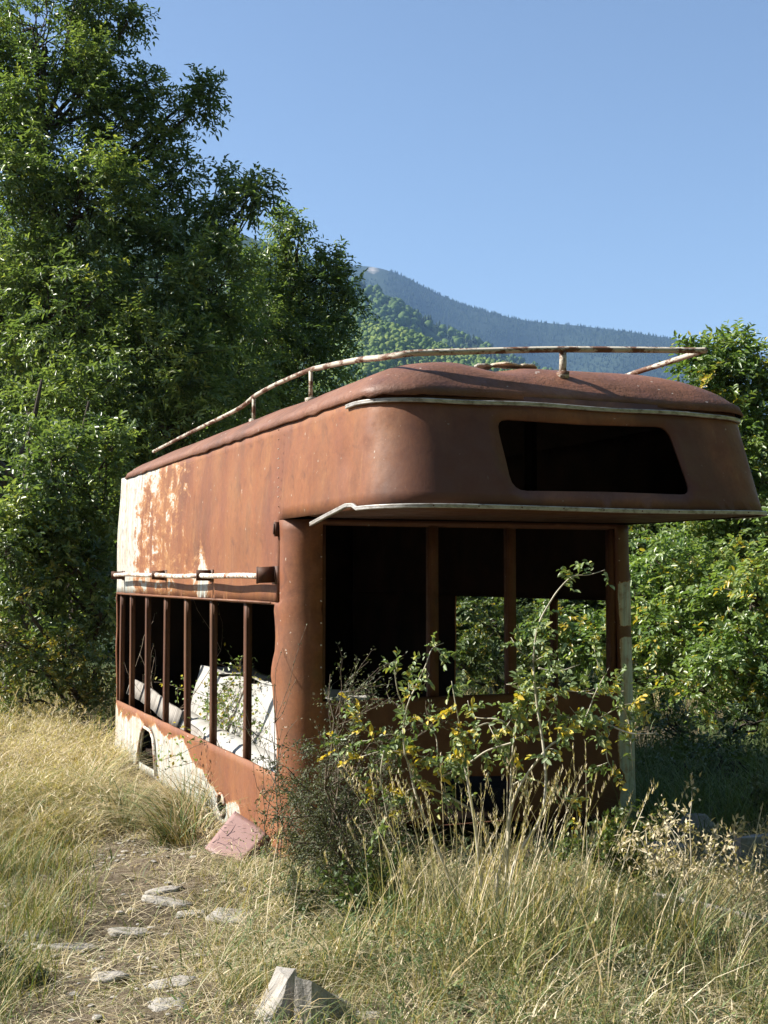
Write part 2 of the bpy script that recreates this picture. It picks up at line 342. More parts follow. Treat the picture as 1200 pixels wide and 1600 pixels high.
def ridge(name, pts, D, depth, mat, rockf=None):
    """hill: ridge line through photo points at distance D, falling towards the camera and away from it"""
    pts = np.array(pts, float); xp = np.linspace(pts[0, 0], pts[-1, 0], 260); yp = np.interp(xp, pts[:, 0], pts[:, 1])
    yp = np.convolve(np.pad(yp, 4, 'edge'), np.ones(9)/9, 'valid')
    X = (xp-600)/2000*D; Z = 1.46+(902-yp)/2000*D
    t = np.concatenate([np.linspace(-.5, -.04, 8), np.linspace(0, 1, 44)]); V = np.zeros((len(t), len(xp), 3))
    for i, tt in enumerate(t):
        h = Z*(1-abs(tt)**1.15) if tt >= 0 else Z*(1-abs(tt)*.9)
        V[i, :, 0] = X*(1-(tt*depth/D if tt > 0 else 0)*.4); V[i, :, 1] = D-tt*depth; amp = Z.max()*.045*min(1, abs(tt)*3)
        V[i, :, 2] = h+amp*(np.sin(X/D*34+tt*3)+.6*np.sin(X/D*71+1+tt*5)+.4*np.sin(X/D*15-tt*9)-1.7)-2
    n = len(xp); i = np.arange(len(t)-1)[:, None]*n; j = np.arange(n-1)[None]
    F = np.stack([i+j, i+n+j, i+n+j+1, i+j+1], -1).reshape(-1, 4)
    rock = np.zeros(V.shape[:2]) if rockf is None else rockf(V)
    tag(np_mesh(name, V.reshape(-1, 3), F, mat, attrs={'rock': rock.ravel()}, smooth=True), kind='structure')
    return V
def on_surface(V, n, tmin=0, xr=None):
    a = rng.uniform(tmin, V.shape[0]-1.001, n); b = rng.uniform(0, V.shape[1]-1.001, n); i, j = a.astype(int), b.astype(int); fa, fb = (a-i)[:, None], (b-j)[:, None]
    return (V[i, j]*(1-fa)+V[i+1, j]*fa)*(1-fb)+(V[i, j+1]*(1-fa)+V[i+1, j+1]*fa)*fb
def ico():
    import bmesh
    bm = bmesh.new(); bmesh.ops.create_icosphere(bm, subdivisions=2, radius=1); V = np.array([v.co[:] for v in bm.verts]); F = np.array([[v.index for v in f.verts] for f in bm.faces]); bm.free(); return V, F
ICO = ico()
def crowns(name, P, size, mat, tint, label):
    """many rounded tree crowns as one mass of forest"""
    V0, F0 = ICO; var = []
    for k in range(7):
        d = np.array([1+.55*noise.noise(Vector(v)*1.9+Vector((k*7., 0, 0)))+.35*noise.noise(Vector(v)*4.5+Vector((k*3., 9, 0))) for v in V0]); var.append(V0*d[:, None]*[1, 1, 1.15])
    var = np.array(var)[rng.integers(0, 7, len(P))]; a = rng.uniform(0, 6.28, len(P)); c, s = np.cos(a)[:, None], np.sin(a)[:, None]
    X = var[..., 0]*c-var[..., 1]*s; Y = var[..., 0]*s+var[..., 1]*c
    V = np.stack([X, Y, var[..., 2]], -1)*size[:, None, None]+P[:, None]
    F = (F0[None]+(np.arange(len(P))*len(V0))[:, None, None]).reshape(-1, 3)
    tt = np.repeat(tint, len(V0))+rng.normal(0, .06, V.shape[0]*V.shape[1])
    return tag(np_mesh(name, V.reshape(-1, 3), F, mat, attrs={'tint': np.clip(tt, 0, 1)}), label, 'forest', kind='stuff')
def firs(name, P, h, mat, tint, label):
    k = 7; n = len(P); a = np.arange(k)/k*2*np.pi; vs = []
    lv = [(.0, .24), (.35, .17), (.33, .20), (.65, .09), (.62, .13), (1.0, .004)]
    for z, r in lv:
        rr = r*rng.uniform(.7, 1.3, (n, k)); ang = a[None]+rng.uniform(0, 6, (n, 1)); vs.append(np.stack([np.cos(ang)*rr, np.sin(ang)*rr, np.full((n, k), z)+rng.normal(0, .02, (n, k))], -1))
    V = np.concatenate(vs, 1)*h[:, None, None]+P[:, None]; F = []
    for l in (0, 2, 4):
        for j in range(k): F.append([l*k+j, l*k+(j+1) % k, (l+1)*k+(j+1) % k, (l+1)*k+j])
    F = (np.array(F)[None]+(np.arange(n)*k*6)[:, None, None]).reshape(-1, 4)
    return tag(np_mesh(name, V.reshape(-1, 3), F, mat, attrs={'tint': np.clip(np.repeat(tint, k*6), 0, 1)}), label, 'forest', kind='stuff')

az = np.linspace(math.radians(38), math.radians(258), 120); tt = np.linspace(0, 1, 26)  # unseen slope added behind the camera to block sky and deepen shade
prof = np.array([[((26+8*np.sin(3*a)+90*t)*math.sin(a), (26+8*np.sin(3*a)+90*t)*math.cos(a), -.3+72*t**.8*(1+.12*math.sin(5*a+6*t)+.08*math.sin(11*a))*min(1, (a-.66)*2.2, max(0, 4.50-a)*1.6)) for a in az] for t in tt])
nn = len(az); i = np.arange(len(tt)-1)[:, None]*nn; j = np.arange(nn-1)[None]
tag(np_mesh('sky_block_slope', prof.reshape(-1, 3), np.stack([i+j, i+j+1, i+nn+j+1, i+nn+j], -1).reshape(-1, 4), MAT['hill'], smooth=True), kind='structure')
V = prof; P = on_surface(V, 2200, 0)
crowns('sky_block_wood', P+[0, 0, 1], rng.uniform(1.2, 2.8, len(P)), MAT['beech'], rng.uniform(0, .7, len(P)), 'unseen broadleaf wood added on the slope behind the camera to block sky light')
MT = [(-700, 560), (0, 470), (300, 440), (420, 424), (480, 418), (533, 412), (583, 408), (600, 414), (625, 424), (667, 446), (700, 467), (750, 480), (800, 496), (840, 502), (900, 505), (960, 514), (1000, 518), (1070, 531), (1200, 556), (1500, 590), (2000, 640)]
DM = 3000.
def rockf(V):
    xx = V[..., 0]/V[..., 1]*2000+600; yy = 902-V[..., 2]/V[..., 1]*2000
    return np.clip(1-np.hypot((xx-583)/42, (yy-(418+(583-xx)*-.15))/26), 0, 1)*.6+np.clip(1-np.hypot((xx-595)/10, (yy-455)/28), 0, 1)*.7
V = ridge('mountain', MT, DM, 1500, MAT['mountain'], rockf)
P = on_surface(V, 85000, 6); xx = P[:, 0]/P[:, 1]*2000+600; P = P[(xx > 380) & (xx < 1320)]; xx = P[:, 0]/P[:, 1]*2000+600; yy = 902-P[:, 2]/P[:, 1]*2000
rk = np.clip(1-np.hypot((xx-583)/42, (yy-418-(xx-583)*.15)/26), 0, 1)+np.clip(1-np.hypot((xx-595)/10, (yy-455)/28), 0, 1)
P = P[(rk < rng.uniform(.15, .6, len(P))) & (yy < 640)]
firs('fir_forest', P-[0, 0, 1.5], rng.uniform(5, 10, len(P)), MAT['fir'], rng.uniform(.2, .9, len(P)), 'blue hazy fir forest covering the distant mountain slope')
V = ridge('wooded_spur', [(-700, 300), (300, 330), (480, 400), (560, 440), (600, 458), (625, 470), (650, 492), (700, 512), (740, 527), (780, 551), (850, 577), (950, 597), (1100, 640), (1700, 760)], 1500., 800, MAT['hill'])
P = on_surface(V, 15000, 6); xx = P[:, 0]/P[:, 1]*2000+600; P = P[(xx > 400) & (xx < 1250)]; yy = 902-P[:, 2]/P[:, 1]*2000; P = P[yy < 680]
k = rng.random(len(P)) < .45+.3*np.sin(P[:, 0]/60)
firs('fir_wood', P[k]-[0, 0, 1], rng.uniform(7, 12, k.sum()), MAT['fir'], rng.uniform(.5, 1, k.sum()), 'dark conifers on the middle ridge below the blue mountain')
crowns('mixed_wood', P[~k]+[0, 0, 3], rng.uniform(3, 5.5, (~k).sum()), MAT['beech'], rng.uniform(0, .5, (~k).sum()), 'dark green broadleaf wood on the middle ridge below the mountain')
V = ridge('green_hill', [(-700, 380), (300, 400), (500, 452), (565, 488), (600, 500), (640, 515), (680, 533), (720, 548), (780, 566), (850, 580), (950, 610), (1100, 650), (1700, 800)], 900., 560, MAT['hill'])
P = on_surface(V, 36000, 6); xx = P[:, 0]/P[:, 1]*2000+600; P = P[(xx > 480) & (xx < 1250)]; yy = 902-P[:, 2]/P[:, 1]*2000; P = P[yy < 690]
crowns('beech_wood', P+[0, 0, 1], rng.uniform(1.0, 2.5, len(P)), MAT['beech'], rng.uniform(.3, 1, len(P)), 'light green broadleaf wood on the nearest hillside')

# ------------------------------------------------------------------ the wreck
VO = np.array([-.475, 6.471, .12]); YAW = .398
ex = np.array([math.cos(YAW), math.sin(YAW), 0]); ey = np.array([-math.sin(YAW), math.cos(YAW), 0])
def vw(p): p = np.asarray(p, float); return VO+p[..., 0:1]*ex+p[..., 1:2]*ey+p[..., 2:3]*np.array([0, 0, 1.])
TR = empty('derelict_trailer', VO, YAW)
tag(TR, 'rusted derelict trailer body with overhanging rounded front and empty window openings', 'trailer')
WD, LN = 2.1, 4.465
ZS, ZW, ZT, ZL = .318, 1.205, 2.146, 1.633

def inside(poly, pts):
    poly = np.asarray(poly); x, y = pts[:, 0], pts[:, 1]; r = np.zeros(len(pts), bool); n = len(poly)
    for i in range(n):
        x1, y1 = poly[i]; x2, y2 = poly[(i+1) % n]
        if y1 == y2: continue
        r ^= ((y1 > y) != (y2 > y)) & (x < (x2-x1)*(y-y1)/(y2-y1)+x1)
    return r
def densify(poly, step=.05, jit=0):
    out = []; n = len(poly)
    for i in range(n):
        a, b = np.array(poly[i], float), np.array(poly[(i+1) % n], float); k = max(1, int(np.linalg.norm(b-a)/step))
        for q in range(k):
            p = a+(b-a)*q/k
            if jit and q: p = p+rng.normal(0, jit, 2)
            out.append(p)
    return out
def sheet(name, outer, holes, fmap, mat, step=.055, attrf=None, thick=.012, jit=0, smooth=True, inner=1):
    """flat outline with holes, triangulated and bent into place by fmap(u,z)->xyz"""
    outer = densify(outer, step, jit); holes = [densify(h, step*.7) for h in holes]
    vs = list(outer); ed = [(i, (i+1) % len(outer)) for i in range(len(outer))]
    for h in holes: b = len(vs); vs += h; ed += [(b+i, b+(i+1) % len(h)) for i in range(len(h))]
    O = np.array(outer); gx = np.arange(O[:, 0].min(), O[:, 0].max(), step); gy = np.arange(O[:, 1].min(), O[:, 1].max(), step)
    G = np.stack(np.meshgrid(gx, gy), -1).reshape(-1, 2)+rng.normal(0, step*.04, (len(gx)*len(gy), 2))
    k = inside(O, G)
    for h in holes: k &= ~inside(np.array(h), G)
    B = np.array(vs); G = G[k]
    dmin = np.array([np.min(np.hypot(*(B-g).T)) for g in G]); G = G[dmin > step*.45]
    vs = [Vector((float(p[0]), float(p[1]))) for p in vs]+[Vector((float(p[0]), float(p[1]))) for p in G]
    ov, oe, of, *_ = delaunay_2d_cdt(vs, ed, [], 0, 1e-5)
    UV = np.array([v[:] for v in ov]); F = np.array([f for f in of if len(f) == 3]); c = UV[F].mean(1)
    k = inside(O, c)
    for h in holes: k &= ~inside(np.array(h), c)
    F = F[k]; V = fmap(UV[:, 0], UV[:, 1])
    at = attrf(UV[:, 0], UV[:, 1], V) if attrf else {}
    o = np_mesh(name, V, F, mat, TR, at, smooth)
    return solidify(o, thick, -1, inner, 0)

# plan of the wrapped skins: u runs from the rear of the left side, round the front, to the rear of the right side
RU, RL = .30, .17
def wrap(u, z, front, r, tum, rear=LN):
    """front: y of the front face; side metres are kept behind y=.17"""
    u = np.asarray(u, float); z = np.asarray(z, float); fr = np.broadcast_to(front, u.shape); tu = np.broadcast_to(tum, u.shape)
    y0 = .17; La = rear-y0; Lb = max(1e-6, y0-(-1.257+.3)) if r == RU else 1e-6; arc = r*math.pi/2; Lf = WD-2*r
    X = np.zeros_like(u); Y = np.zeros_like(u)
    s1, s2, s3, s4, s5, s6 = La, La+Lb, La+Lb+arc, La+Lb+arc+Lf, La+Lb+2*arc+Lf, La+2*Lb+2*arc+Lf
    k = u < s1; X[k] = tu[k]; Y[k] = rear-u[k]
    k = (u >= s1) & (u < s2); t = (u-s1)/Lb; ye = fr+r; X[k] = tu[k]; Y[k] = (y0+(ye-y0)*t)[k]
    k = (u >= s2) & (u < s3); t = (u-s2)/r; X[k] = (tu+r-r*np.cos(t))[k]; Y[k] = (fr+r-r*np.sin(t))[k]
    k = (u >= s3) & (u < s4); t = (u-s3)/Lf; X[k] = (tu+r+(WD-2*r-2*tu)*t)[k]; Y[k] = (fr-.028*np.sin(np.pi*t)*(r == RU))[k]
    k = (u >= s4) & (u < s5); t = (u-s4)/r; X[k] = (WD-tu-r+r*np.sin(t))[k]; Y[k] = (fr+r-r*np.cos(t))[k]
    k = (u >= s5) & (u < s6); t = (u-s5)/Lb; X[k] = (WD-tu)[k]; Y[k] = (fr+r+(y0-fr-r)*t)[k]
    k = u >= s6; X[k] = (WD-tu)[k]; Y[k] = (y0+u-s6)[k]
    return X, Y, (s1, s2, s3, s4, s5, s6)
def ufront(z): return -1.257+(z-ZL)/.513*.171
def nz(X, Y, Z, s, k): return np.array([noise.noise(Vector((x*s+k, y*s, z*s))) for x, y, z in zip(X, Y, Z)])
def umap(u, z):
    X, Y, s = wrap(u, z, ufront(z), RU, np.clip((z-ZL)/.513, 0, 1)*.03)
    d = .008*nz(X, Y, z, 1.6, 0)+.004*nz(X, Y, z, 4, 9)
    dent = .016*np.exp(-(((Y+.72)/.07)**2+((z-1.86)/.06)**2))*(X < .3)
    X = X+np.where(X < 1.05, 1, -1)*(d+dent)*(Y > -.95); Y = Y+d*(Y <= -.95)
    return np.stack([X, Y, z], -1)
US = wrap(np.zeros(1), np.zeros(1), -1.2, RU, 0)[2]; UE = US[5]+LN-.17
def uattr(u, z, V):
    X, Y = V[:, 0], V[:, 1]; left = X < .5; p = np.full(len(u), .0)
    p = np.where(left, np.clip(.47+.62*np.exp(-((LN-Y)/.42)**2)*1.3 - np.clip(2.3-Y, 0, 3)*.25-(LN-Y)*.03, 0, 1.2), p)
    p = np.where(left & (Y < 3.0), np.clip(p-(3.0-Y)*.04, 0, 1), p)
    p += left*.38*np.exp(-(((Y-1.72)/.24)**2))*np.clip((1.62-z)/.25, 0, 1)
    p += left*.30*np.exp(-(((Y-4.2)/.7)**2))*np.clip((z-1.9)/.2, 0, 1)
    p = np.where(left & (Y < 1.25), np.minimum(p, .10), p)
    p = np.where(~left, .22, p)
    stain_shade = .75*np.exp(-(((V[:, 0]-.42)/.22)**2))*(Y < -.75)*np.clip((2.2-z)/.4, .3, 1)+.95*np.exp(-(((V[:, 0]-1.45-.3*(2.1-z))/.16)**2))*(Y < -.9)
    stain_shade += np.clip((-.95-Y)/.12, 0, 1)*.5+(Y < -.9)*.3*np.clip((1.80-z)/.15, 0, 1)  # shade painted across the overhang front, deeper along its bottom
    return {'paint': p, 'stain_shade': stain_shade}
yl = lambda y: LN-y                               # u of a point on the left side
fx = lambda x: US[2]+(x-RU)                        # u of a point on the overhang's front
outer = [(0, ZW), (yl(.20), ZW), (yl(.19), ZL-.01), (US[0]+.02, ZL), (US[5]-.02, ZL), (UE-(LN-.19), ZW)] 
outer = [(0, ZW), (yl(.19), ZW), (yl(.17), ZL), (US[5], ZL), (US[5]+.02, ZW), (UE, ZW), (UE, ZT), (0, ZT)]
def rounded(pts, r=.05, n=5):
    out = []; N = len(pts)
    for i in range(N):
        p, a, b = np.array(pts[i], float), np.array(pts[i-1], float), np.array(pts[(i+1) % N], float)
        ua, ub = (a-p)/np.linalg.norm(a-p), (b-p)/np.linalg.norm(b-p); s, e = p+ua*r, p+ub*r
        for t in np.linspace(0, 1, n): out.append((1-t)**2*s+2*t*(1-t)*p+t**2*e)
    return out
win = rounded([(fx(.560), 2.038), (fx(1.03), 2.030), (fx(1.50), 2.042), (fx(1.545), 1.714), (fx(1.1), 1.716), (fx(.598), 1.710)], .065)
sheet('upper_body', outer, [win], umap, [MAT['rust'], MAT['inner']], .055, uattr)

# lower skin: both side walls below the windows, the round corner columns and the front panel
def lmap(u, z):
    X, Y, s = wrap(u, z, 0.0, RL, 0.0)
    d = .007*nz(X, Y, z, 2.1, 5)+.006*nz(X, Y, z, 5, 2)
    side = Y > .12
    X = X+np.where(X < 1.05, 1, -1)*d*side; Y = Y+d*(~side)
    X = X-.012*np.exp(-(((Y-.30)/.12)**2+((z-.85)/.12)**2))*(X < .5)+.034*np.clip((1.5-z)/1.6, 0, 1)*(X > 1.92)*np.exp(-(np.clip(Y-.1, 0, 9)/.5)**2)
    X = X-.006*((X < .5) & (z > 1.15) & (z < 1.2))
    return np.stack([X, Y, z], -1)
LS = wrap(np.zeros(1), np.zeros(1), 0., RL, 0)[2]; LE = LS[5]+LN-.17
ly = lambda y: LN-y; lf = lambda x: LS[2]+(x-RL); lr = lambda y: LS[5]+(y-.17)
def lattr(u, z, V):
    X, Y = V[:, 0], V[:, 1]; side = (X < .5) & (Y > .3)
    edge = .24-.10*np.clip((2.1-Y)/.3, 0, 1)-.10*np.clip((1.75-Y)/.2, 0, 1)+.03*np.sin(Y*9)
    p = np.where(side & (Y < 3.95), np.clip(.5+(edge-z)*6, .12, 1.1), 0)
    p = np.where(side & (Y >= 3.95), np.clip(.5+(.22-z)*3-(4.1-Y)*.2+.1*np.sin(Y*30), .1, .9), p)
    p *= np.clip((Y-.72)/.25, 0, 1)
    p = np.where((X > 1.95) & (Y < .3), np.where(z < 1.30, 1.05-1.4*np.exp(-((z-1.03)/.035)**2)-.9*np.exp(-((z-.2)/.03)**2), .2)-.75*np.clip((1.962-X)/.015, 0, 1), p)
    return {'paint': p, 'stain_shade': np.where((X > .19) & (Y < .1), .95, .22*((Y < .2) & (X < .3)))}  # painted shade: strong on the front panel, faint on the left column
tear = [(ly(.235), ZW), (ly(.255), 1.12), (ly(.235), 1.02), (ly(.225), .95), (ly(.275), .82), (ly(.262), .70), (ly(.235), .62), (ly(.215), .50), (ly(.20), ZS)]
lwin = [(ly(LN-.03), ZS+.005), (ly(LN-.03), ZW)]+tear
lwin = lwin[::1]
fop = [(lf(.176), .702), (lf(.176), 1.606), (lf(1.93), 1.606), (lf(1.93), .706), (lf(1.2), .698)]
fhole = [(lf(.845), .285), (lf(1.10), .272), (lf(1.235), .265), (lf(1.262), .10), (lf(1.262), .03), (lf(.845), .03)]
arch = [(ly(3.56), -.06), (ly(3.43), .17), (ly(3.33), .222), (ly(3.12), .215), (ly(3.03), .17), (ly(2.93), -.06)]
hc = (1.24, -.005); hole = [(ly(hc[0]+.072*math.cos(a)), hc[1]+.060*math.sin(a)) for a in np.linspace(0, 2*np.pi, 14, endpoint=False)]
outer = [(0, -.12), (ly(3.62), -.12), (ly(2.86), -.12), (ly(.17), -.125), (lf(.18), -.10), (lf(.34), .04), (lf(.52), .07), (lf(.70), .05), (lf(.84), .03), (lf(1.30), .02), (lf(1.8), -.0), (LS[3], -.1), (LS[4], -.03), (LE, -.1),
         (LE, ZW), (LS[5]+.004, ZW), (LS[5]-.001, ZL-.004), (LS[0]+.001, ZL-.004), (LS[0]-.004, ZW), (0, ZW)]
# the left opening reaches up to the upper skin: cut as a notch
rwin = [(lr(.30), ZS), (lr(2.4), ZS), (lr(2.4), ZW-.012), (lr(.30), ZW-.012)]
lwin = [(x, min(z, ZW-.012)) for x, z in lwin]
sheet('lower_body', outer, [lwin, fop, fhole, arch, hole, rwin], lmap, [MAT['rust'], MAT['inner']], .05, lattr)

# wheel arch lip and round filler ring
mb = MB(); a = np.array([(ly(3.57), -.08), (ly(3.44), .17), (ly(3.34), .225), (ly(3.11), .218), (ly(3.02), .17), (ly(2.92), -.08)])
P = np.array([[-.012, LN-u, z] for u, z in a]); mb.tube(P, .011, 6); mb.build('wheel_arch_lip', MAT['white_rust'], TR, smooth=True)
mb = MB(); t = np.linspace(0, 2*np.pi, 25); mb.tube(np.stack([np.full(25, -.006), hc[0]+.075*np.cos(t), hc[1]+.063*np.sin(t)], -1), .009, 6)
mb.build('filler_ring', MAT['white_rust'], TR, smooth=True)

# rear wall
def rmap(u, z): q = np.clip((z-ZL)/.513, 0, 1)*.032; return np.stack([(WD-u-1.05)*(1-q/1.05)+1.05, np.full_like(u, LN-.005)+.006*nz(u, u, z, 2, 3), z], -1)
sheet('rear_wall', [(.004, -.1), (WD-.004, -.1), (WD-.004, ZT), (.004, ZT)], [], rmap, [MAT['rust'], MAT['inner']], .12, lambda u, z, V: {'paint': np.full(len(u), .45), 'stain_shade': 0*u}, inner=1)

# roof: a shallow dome with rounded shoulders and a ragged drip edge
def rr(n, a0, a1, b0, b1, r):
    per = []; cs = [((a0+r, b1-r), 90), ((a0+r, b0+r), 180), ((a1-r, b0+r), 270), ((a1-r, b1-r), 0)]
    pts = []; seg = n//8
    for q, ((cx, cy), a) in enumerate(cs):
        for t in np.linspace(0, 90, seg): an = math.radians(a+t); pts.append((cx+r*math.cos(an), cy+r*math.sin(an)))
        nx = cs[(q+1) % 4]; e = (nx[0][0]+r*math.cos(math.radians(nx[1])), nx[0][1]+r*math.sin(math.radians(nx[1])))
        s = pts[-1]; m_ = 46 if q in (0, 2) else 20
        for t in np.linspace(0, 1, m_+2)[1:-1]: pts.append((s[0]+(e[0]-s[0])*t, s[1]+(e[1]-s[1])*t))
    return np.array(pts)
ds = [0, .012, .03, .06, .1, .15, .21, .28, .36, .45, .56, .68, .8, .92, .99]
rings = []
for k, d in enumerate(ds):
    tt = min(d/.52, 1); h = .19*(1-(1-tt)**2.0)**(1/1.6)+.035*math.sin(min(d, 1.05)/1.05*math.pi/2)
    o = .016 if d == 0 else (.012 if k == 1 else 0)
    pr = rr(96, .03+d-o, WD-.03-d+o, -1.092+d*.82-o, LN-d*.9+o, max(.26-.2*d, .05)); X, Y = pr[:, 0], pr[:, 1]
    Z = ZT+h+np.zeros(len(X))
    if k == 0: Z = Z-.012+np.where(X < .3, .006*nz(X, Y, Z, 7, 1)-.002+.010*nz(X, Y, Z, 30, 5), 0)+.004*nz(X, Y, Z, 14, 3)
    else:
        b = nz(X, Y, Z, 1.5, 4); Z = Z+min(1, d*3)*(.009*b+.003*nz(X, Y, Z, 6, 8))
        Z -= .035*min(1, d*4)*np.exp(-(((X-.75)/.14)**2+((Y+.75)/.25)**2))+.02*np.exp(-(((X-.15)/.1)**2+((Y-.4)/.3)**2))*min(1, d*4)
    Z = Z-.035*np.clip((Y-3.2)/1.2, 0, 1)*min(1, d*3)
    rings.append(np.stack([X, Y, Z], -1))
n = len(rings[0]); V = np.vstack(rings); i = np.arange(len(ds)-1)[:, None]*n; j = np.arange(n)[None]; j2 = (j+1) % n
Q = np.stack([i+j, i+j2, i+n+j2, i+n+j], -1).reshape(-1, 4); b = (len(ds)-1)*n
half = n//2; lastring = np.arange(n)+b
V = np.vstack([V, V[lastring].mean(0)]); T = np.stack([lastring, np.roll(lastring, -1), np.full(n, len(V)-1)], -1)
pa = np.clip(.55-np.abs(V[:, 2]-2.21)*6, 0, 1)*np.clip((V[:, 0]-1.55)/.3, 0, 1)*(V[:, 1] < -.6)+.32*np.clip((V[:, 1]-2.2)/2, 0, 1)*(V[:, 0] < .3)
o = np_mesh('roof', V, [Q, T], [MAT['roof'], MAT['inner']], TR, {'paint': pa}, True); solidify(o, .01, -1, 1, 0)

# overhang floor and its front lip, cab beam
mb = MB(); pr = rr(64, .02, WD-.02, -1.235, .02, .29); k = len(pr); V = np.vstack([np.c_[pr, np.full(k, ZL+.004)], np.c_[pr, np.full(k, ZL+.022)], [[1.05, -.6, ZL+.004], [1.05, -.6, ZL+.022]]])
a = np.arange(k); b = (a+1) % k
mb.add(V, np.stack([a, b, b+k, a+k], -1), np.vstack([np.stack([b, a, np.full(k, 2*k)], -1), np.stack([a+k, b+k, np.full(k, 2*k+1)], -1)]))
mb.build('overhang_floor', MAT['rust_post'], TR)
mb = MB(); mb.box((.18, .015, 1.600), (1.95, .06, ZL), .0015); mb.build('front_header_beam', MAT['rust_post'], TR)

# inner floor, lower lining of the right wall and chassis rails
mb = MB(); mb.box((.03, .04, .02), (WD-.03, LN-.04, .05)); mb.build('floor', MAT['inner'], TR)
for x in (.45, 1.55):
    mb = MB(); mb.box((x, .02, -.08), (x+.07, LN-.1, .018)); mb.build('chassis_beam', MAT['rust_post'], TR)
# frame ribs inside the upper body
for x, y in ((.72, .1), (1.45, .1), (1.25, -.2)):
    mb = MB(); mb.box((x, y, ZL+.03), (x+.035, y+.03, ZT+.14)); mb.build('inner_rib', MAT['inner'], TR)

def post(x0, y0, x1, y1, z0, z1, lean=0):
    """folded steel mullion: a flat web with a return flange"""
    mb = MB(); k = 7; zz = np.linspace(z0, z1, k); w = .006*np.sin(np.linspace(0, 3, k)+rng.uniform(0, 6))
    def bar(ax, ay, bx, by):
        V = []
        for z, dw in zip(zz, w):
            l = lean*(z-z0)/(z1-z0); V += [(ax+dw*.5, ay+l+dw, z), (bx+dw*.5, ay+l+dw, z), (bx+dw*.5, by+l+dw, z), (ax+dw*.5, by+l+dw, z)]
        Q = []
        for i in range(k-1):
            for j in range(4): Q.append([i*4+j, i*4+(j+1) % 4, i*4+4+(j+1) % 4, i*4+4+j])
        Q += [[3, 2, 1, 0], [k*4-4+j for j in range(4)]]
        mb.add(V, Q)
    if abs(x1-x0) < abs(y1-y0): bar(x0, y0, x0+.006, y1); bar(x0+.0065, y0+.002, x0+.034, y0+.010)
    else: bar(x0, y0, x1, y0+.006); bar(x0+.002, y0+.0065, x0+.009, y0+.05)
    return mb.build('window_post', MAT['rust_post'], TR)
for y, ln in ((4.36, 0), (3.96, .02), (3.41, -.01), (2.80, 0), (2.19, .01), (1.55, .005), (.83, -.01)):
    post(.012, y-.028, .018, y+.028, ZS-.05, ZW+.04, ln)
for x, wd in ((.783, .052), (1.252, .05)): post(x, .014, x+wd, .02, .66, 1.615)
for x, wd in ((.176, .022), (1.905, .045)): post(x, .018, x+wd, .02, .68, 1.615)
for y in (.92, 1.5): post(WD-.05, y-.025, WD-.03, y+.025, ZS-.05, ZW+.04)
mb = MB(); mb.box((.18, .012, .682), (1.95, .055, .700), .001); mb.build('front_sill', MAT['rust_post'], TR)
mb = MB(); mb.box((-.010, .30, ZW-.014), (-.001, LN-.02, ZW-.002), .001); mb.build('side_header', MAT['rust_edge'], TR)

# aluminium trims
PT = [(-.002, -.002), (.011, -.002), (.014, .003), (.009, .007), (.014, .012), (.011, .017), (-.002, .017)]
def trim_path(u0, u1, z, n=90, off=.003):
    u = np.linspace(u0, u1, n); zz = np.full(n, z); X, Y, _ = wrap(u, zz, ufront(zz), RU, np.clip((zz-ZL)/.513, 0, 1)*.03)
    P = np.stack([X, Y, zz], -1); T = norm(np.gradient(P, axis=0)); N = norm(np.cross(T, [0, 0, 1.])); N = np.where((N[:, :2]*(P[:, :2]-[1.05, 0])).sum(1)[:, None] < 0, -N, N) if False else N
    if N[n//2, 1] > 0: N = -N
    return P+N*off, N
P, N = trim_path(US[1]-.07, US[4]+.02, ZT-.046); P[:, 2] += .003*np.sin(np.linspace(0, 20, len(P)))
mb = MB(); mb.sweep(P, N, PT); o = mb.build('upper_trim', MAT['alu'], TR)
P, N = trim_path(US[1]-.02, US[4]+.12, ZL-.006); 
tail = np.array([(-.012, -.36, 1.580), (-.018, -.48, 1.594), (-.022, -.62, 1.612), (-.020, -.76, 1.632), (-.016, -.84, 1.645), (-.008, -.90, 1.644)]); tn = np.tile([-1., 0, 0], (len(tail), 1))
P[:, 2] += .006*np.sin(np.linspace(0, 9, len(P)))*np.linspace(.2, 1, len(P))
mb = MB(); mb.sweep(np.vstack([tail, P]), np.vstack([tn, N]), PT); lt = mb.build('lower_trim', MAT['alu'], TR)
# rivets along the left seam, the column joint and the trims
def rivets(name, pts, nrm, parent, r=.0045, mat='alu'):
    V0, F0 = ICO
    for p in pts:
        mb = MB(); mb.add(V0*r+np.array(p), (), F0); mb.build('rivet', MAT[mat], parent, smooth=True)
idx = range(14, 90, 7); rivets('trim_rivets', P[list(idx)]+N[list(idx)]*.010+[0, 0, .008], N, lt, .004, 'rust_post')
zz = np.linspace(1.7, 2.1, 9); rivets('seam_rivets', [(-.001, .19, z) for z in zz], zz, TR, .004, 'white_rust')
zz = np.linspace(.2, 1.55, 13); rivets('corner_rivets', [(.168, -.001, z) for z in zz], zz, TR, .0045, 'white_rust')
zz = np.linspace(.2, 1.55, 12); rivets('corner_rivets', [(1.955, -.002, z) for z in zz], zz, TR, .0045, 'white_rust')
mb = MB(); mb.box((-.022, .178, 1.545), (.0, .200, 1.62), .001); mb.box((-.028, .183, 1.555), (-.0225, .195, 1.61)); mb.build('latch_plate', MAT['rust_post'], TR)
mb = MB(); mb.box((WD-.004, .15, 1.30), (WD+.03, .2, 1.36)); mb.build('side_hinge', MAT['rust_post'], TR)

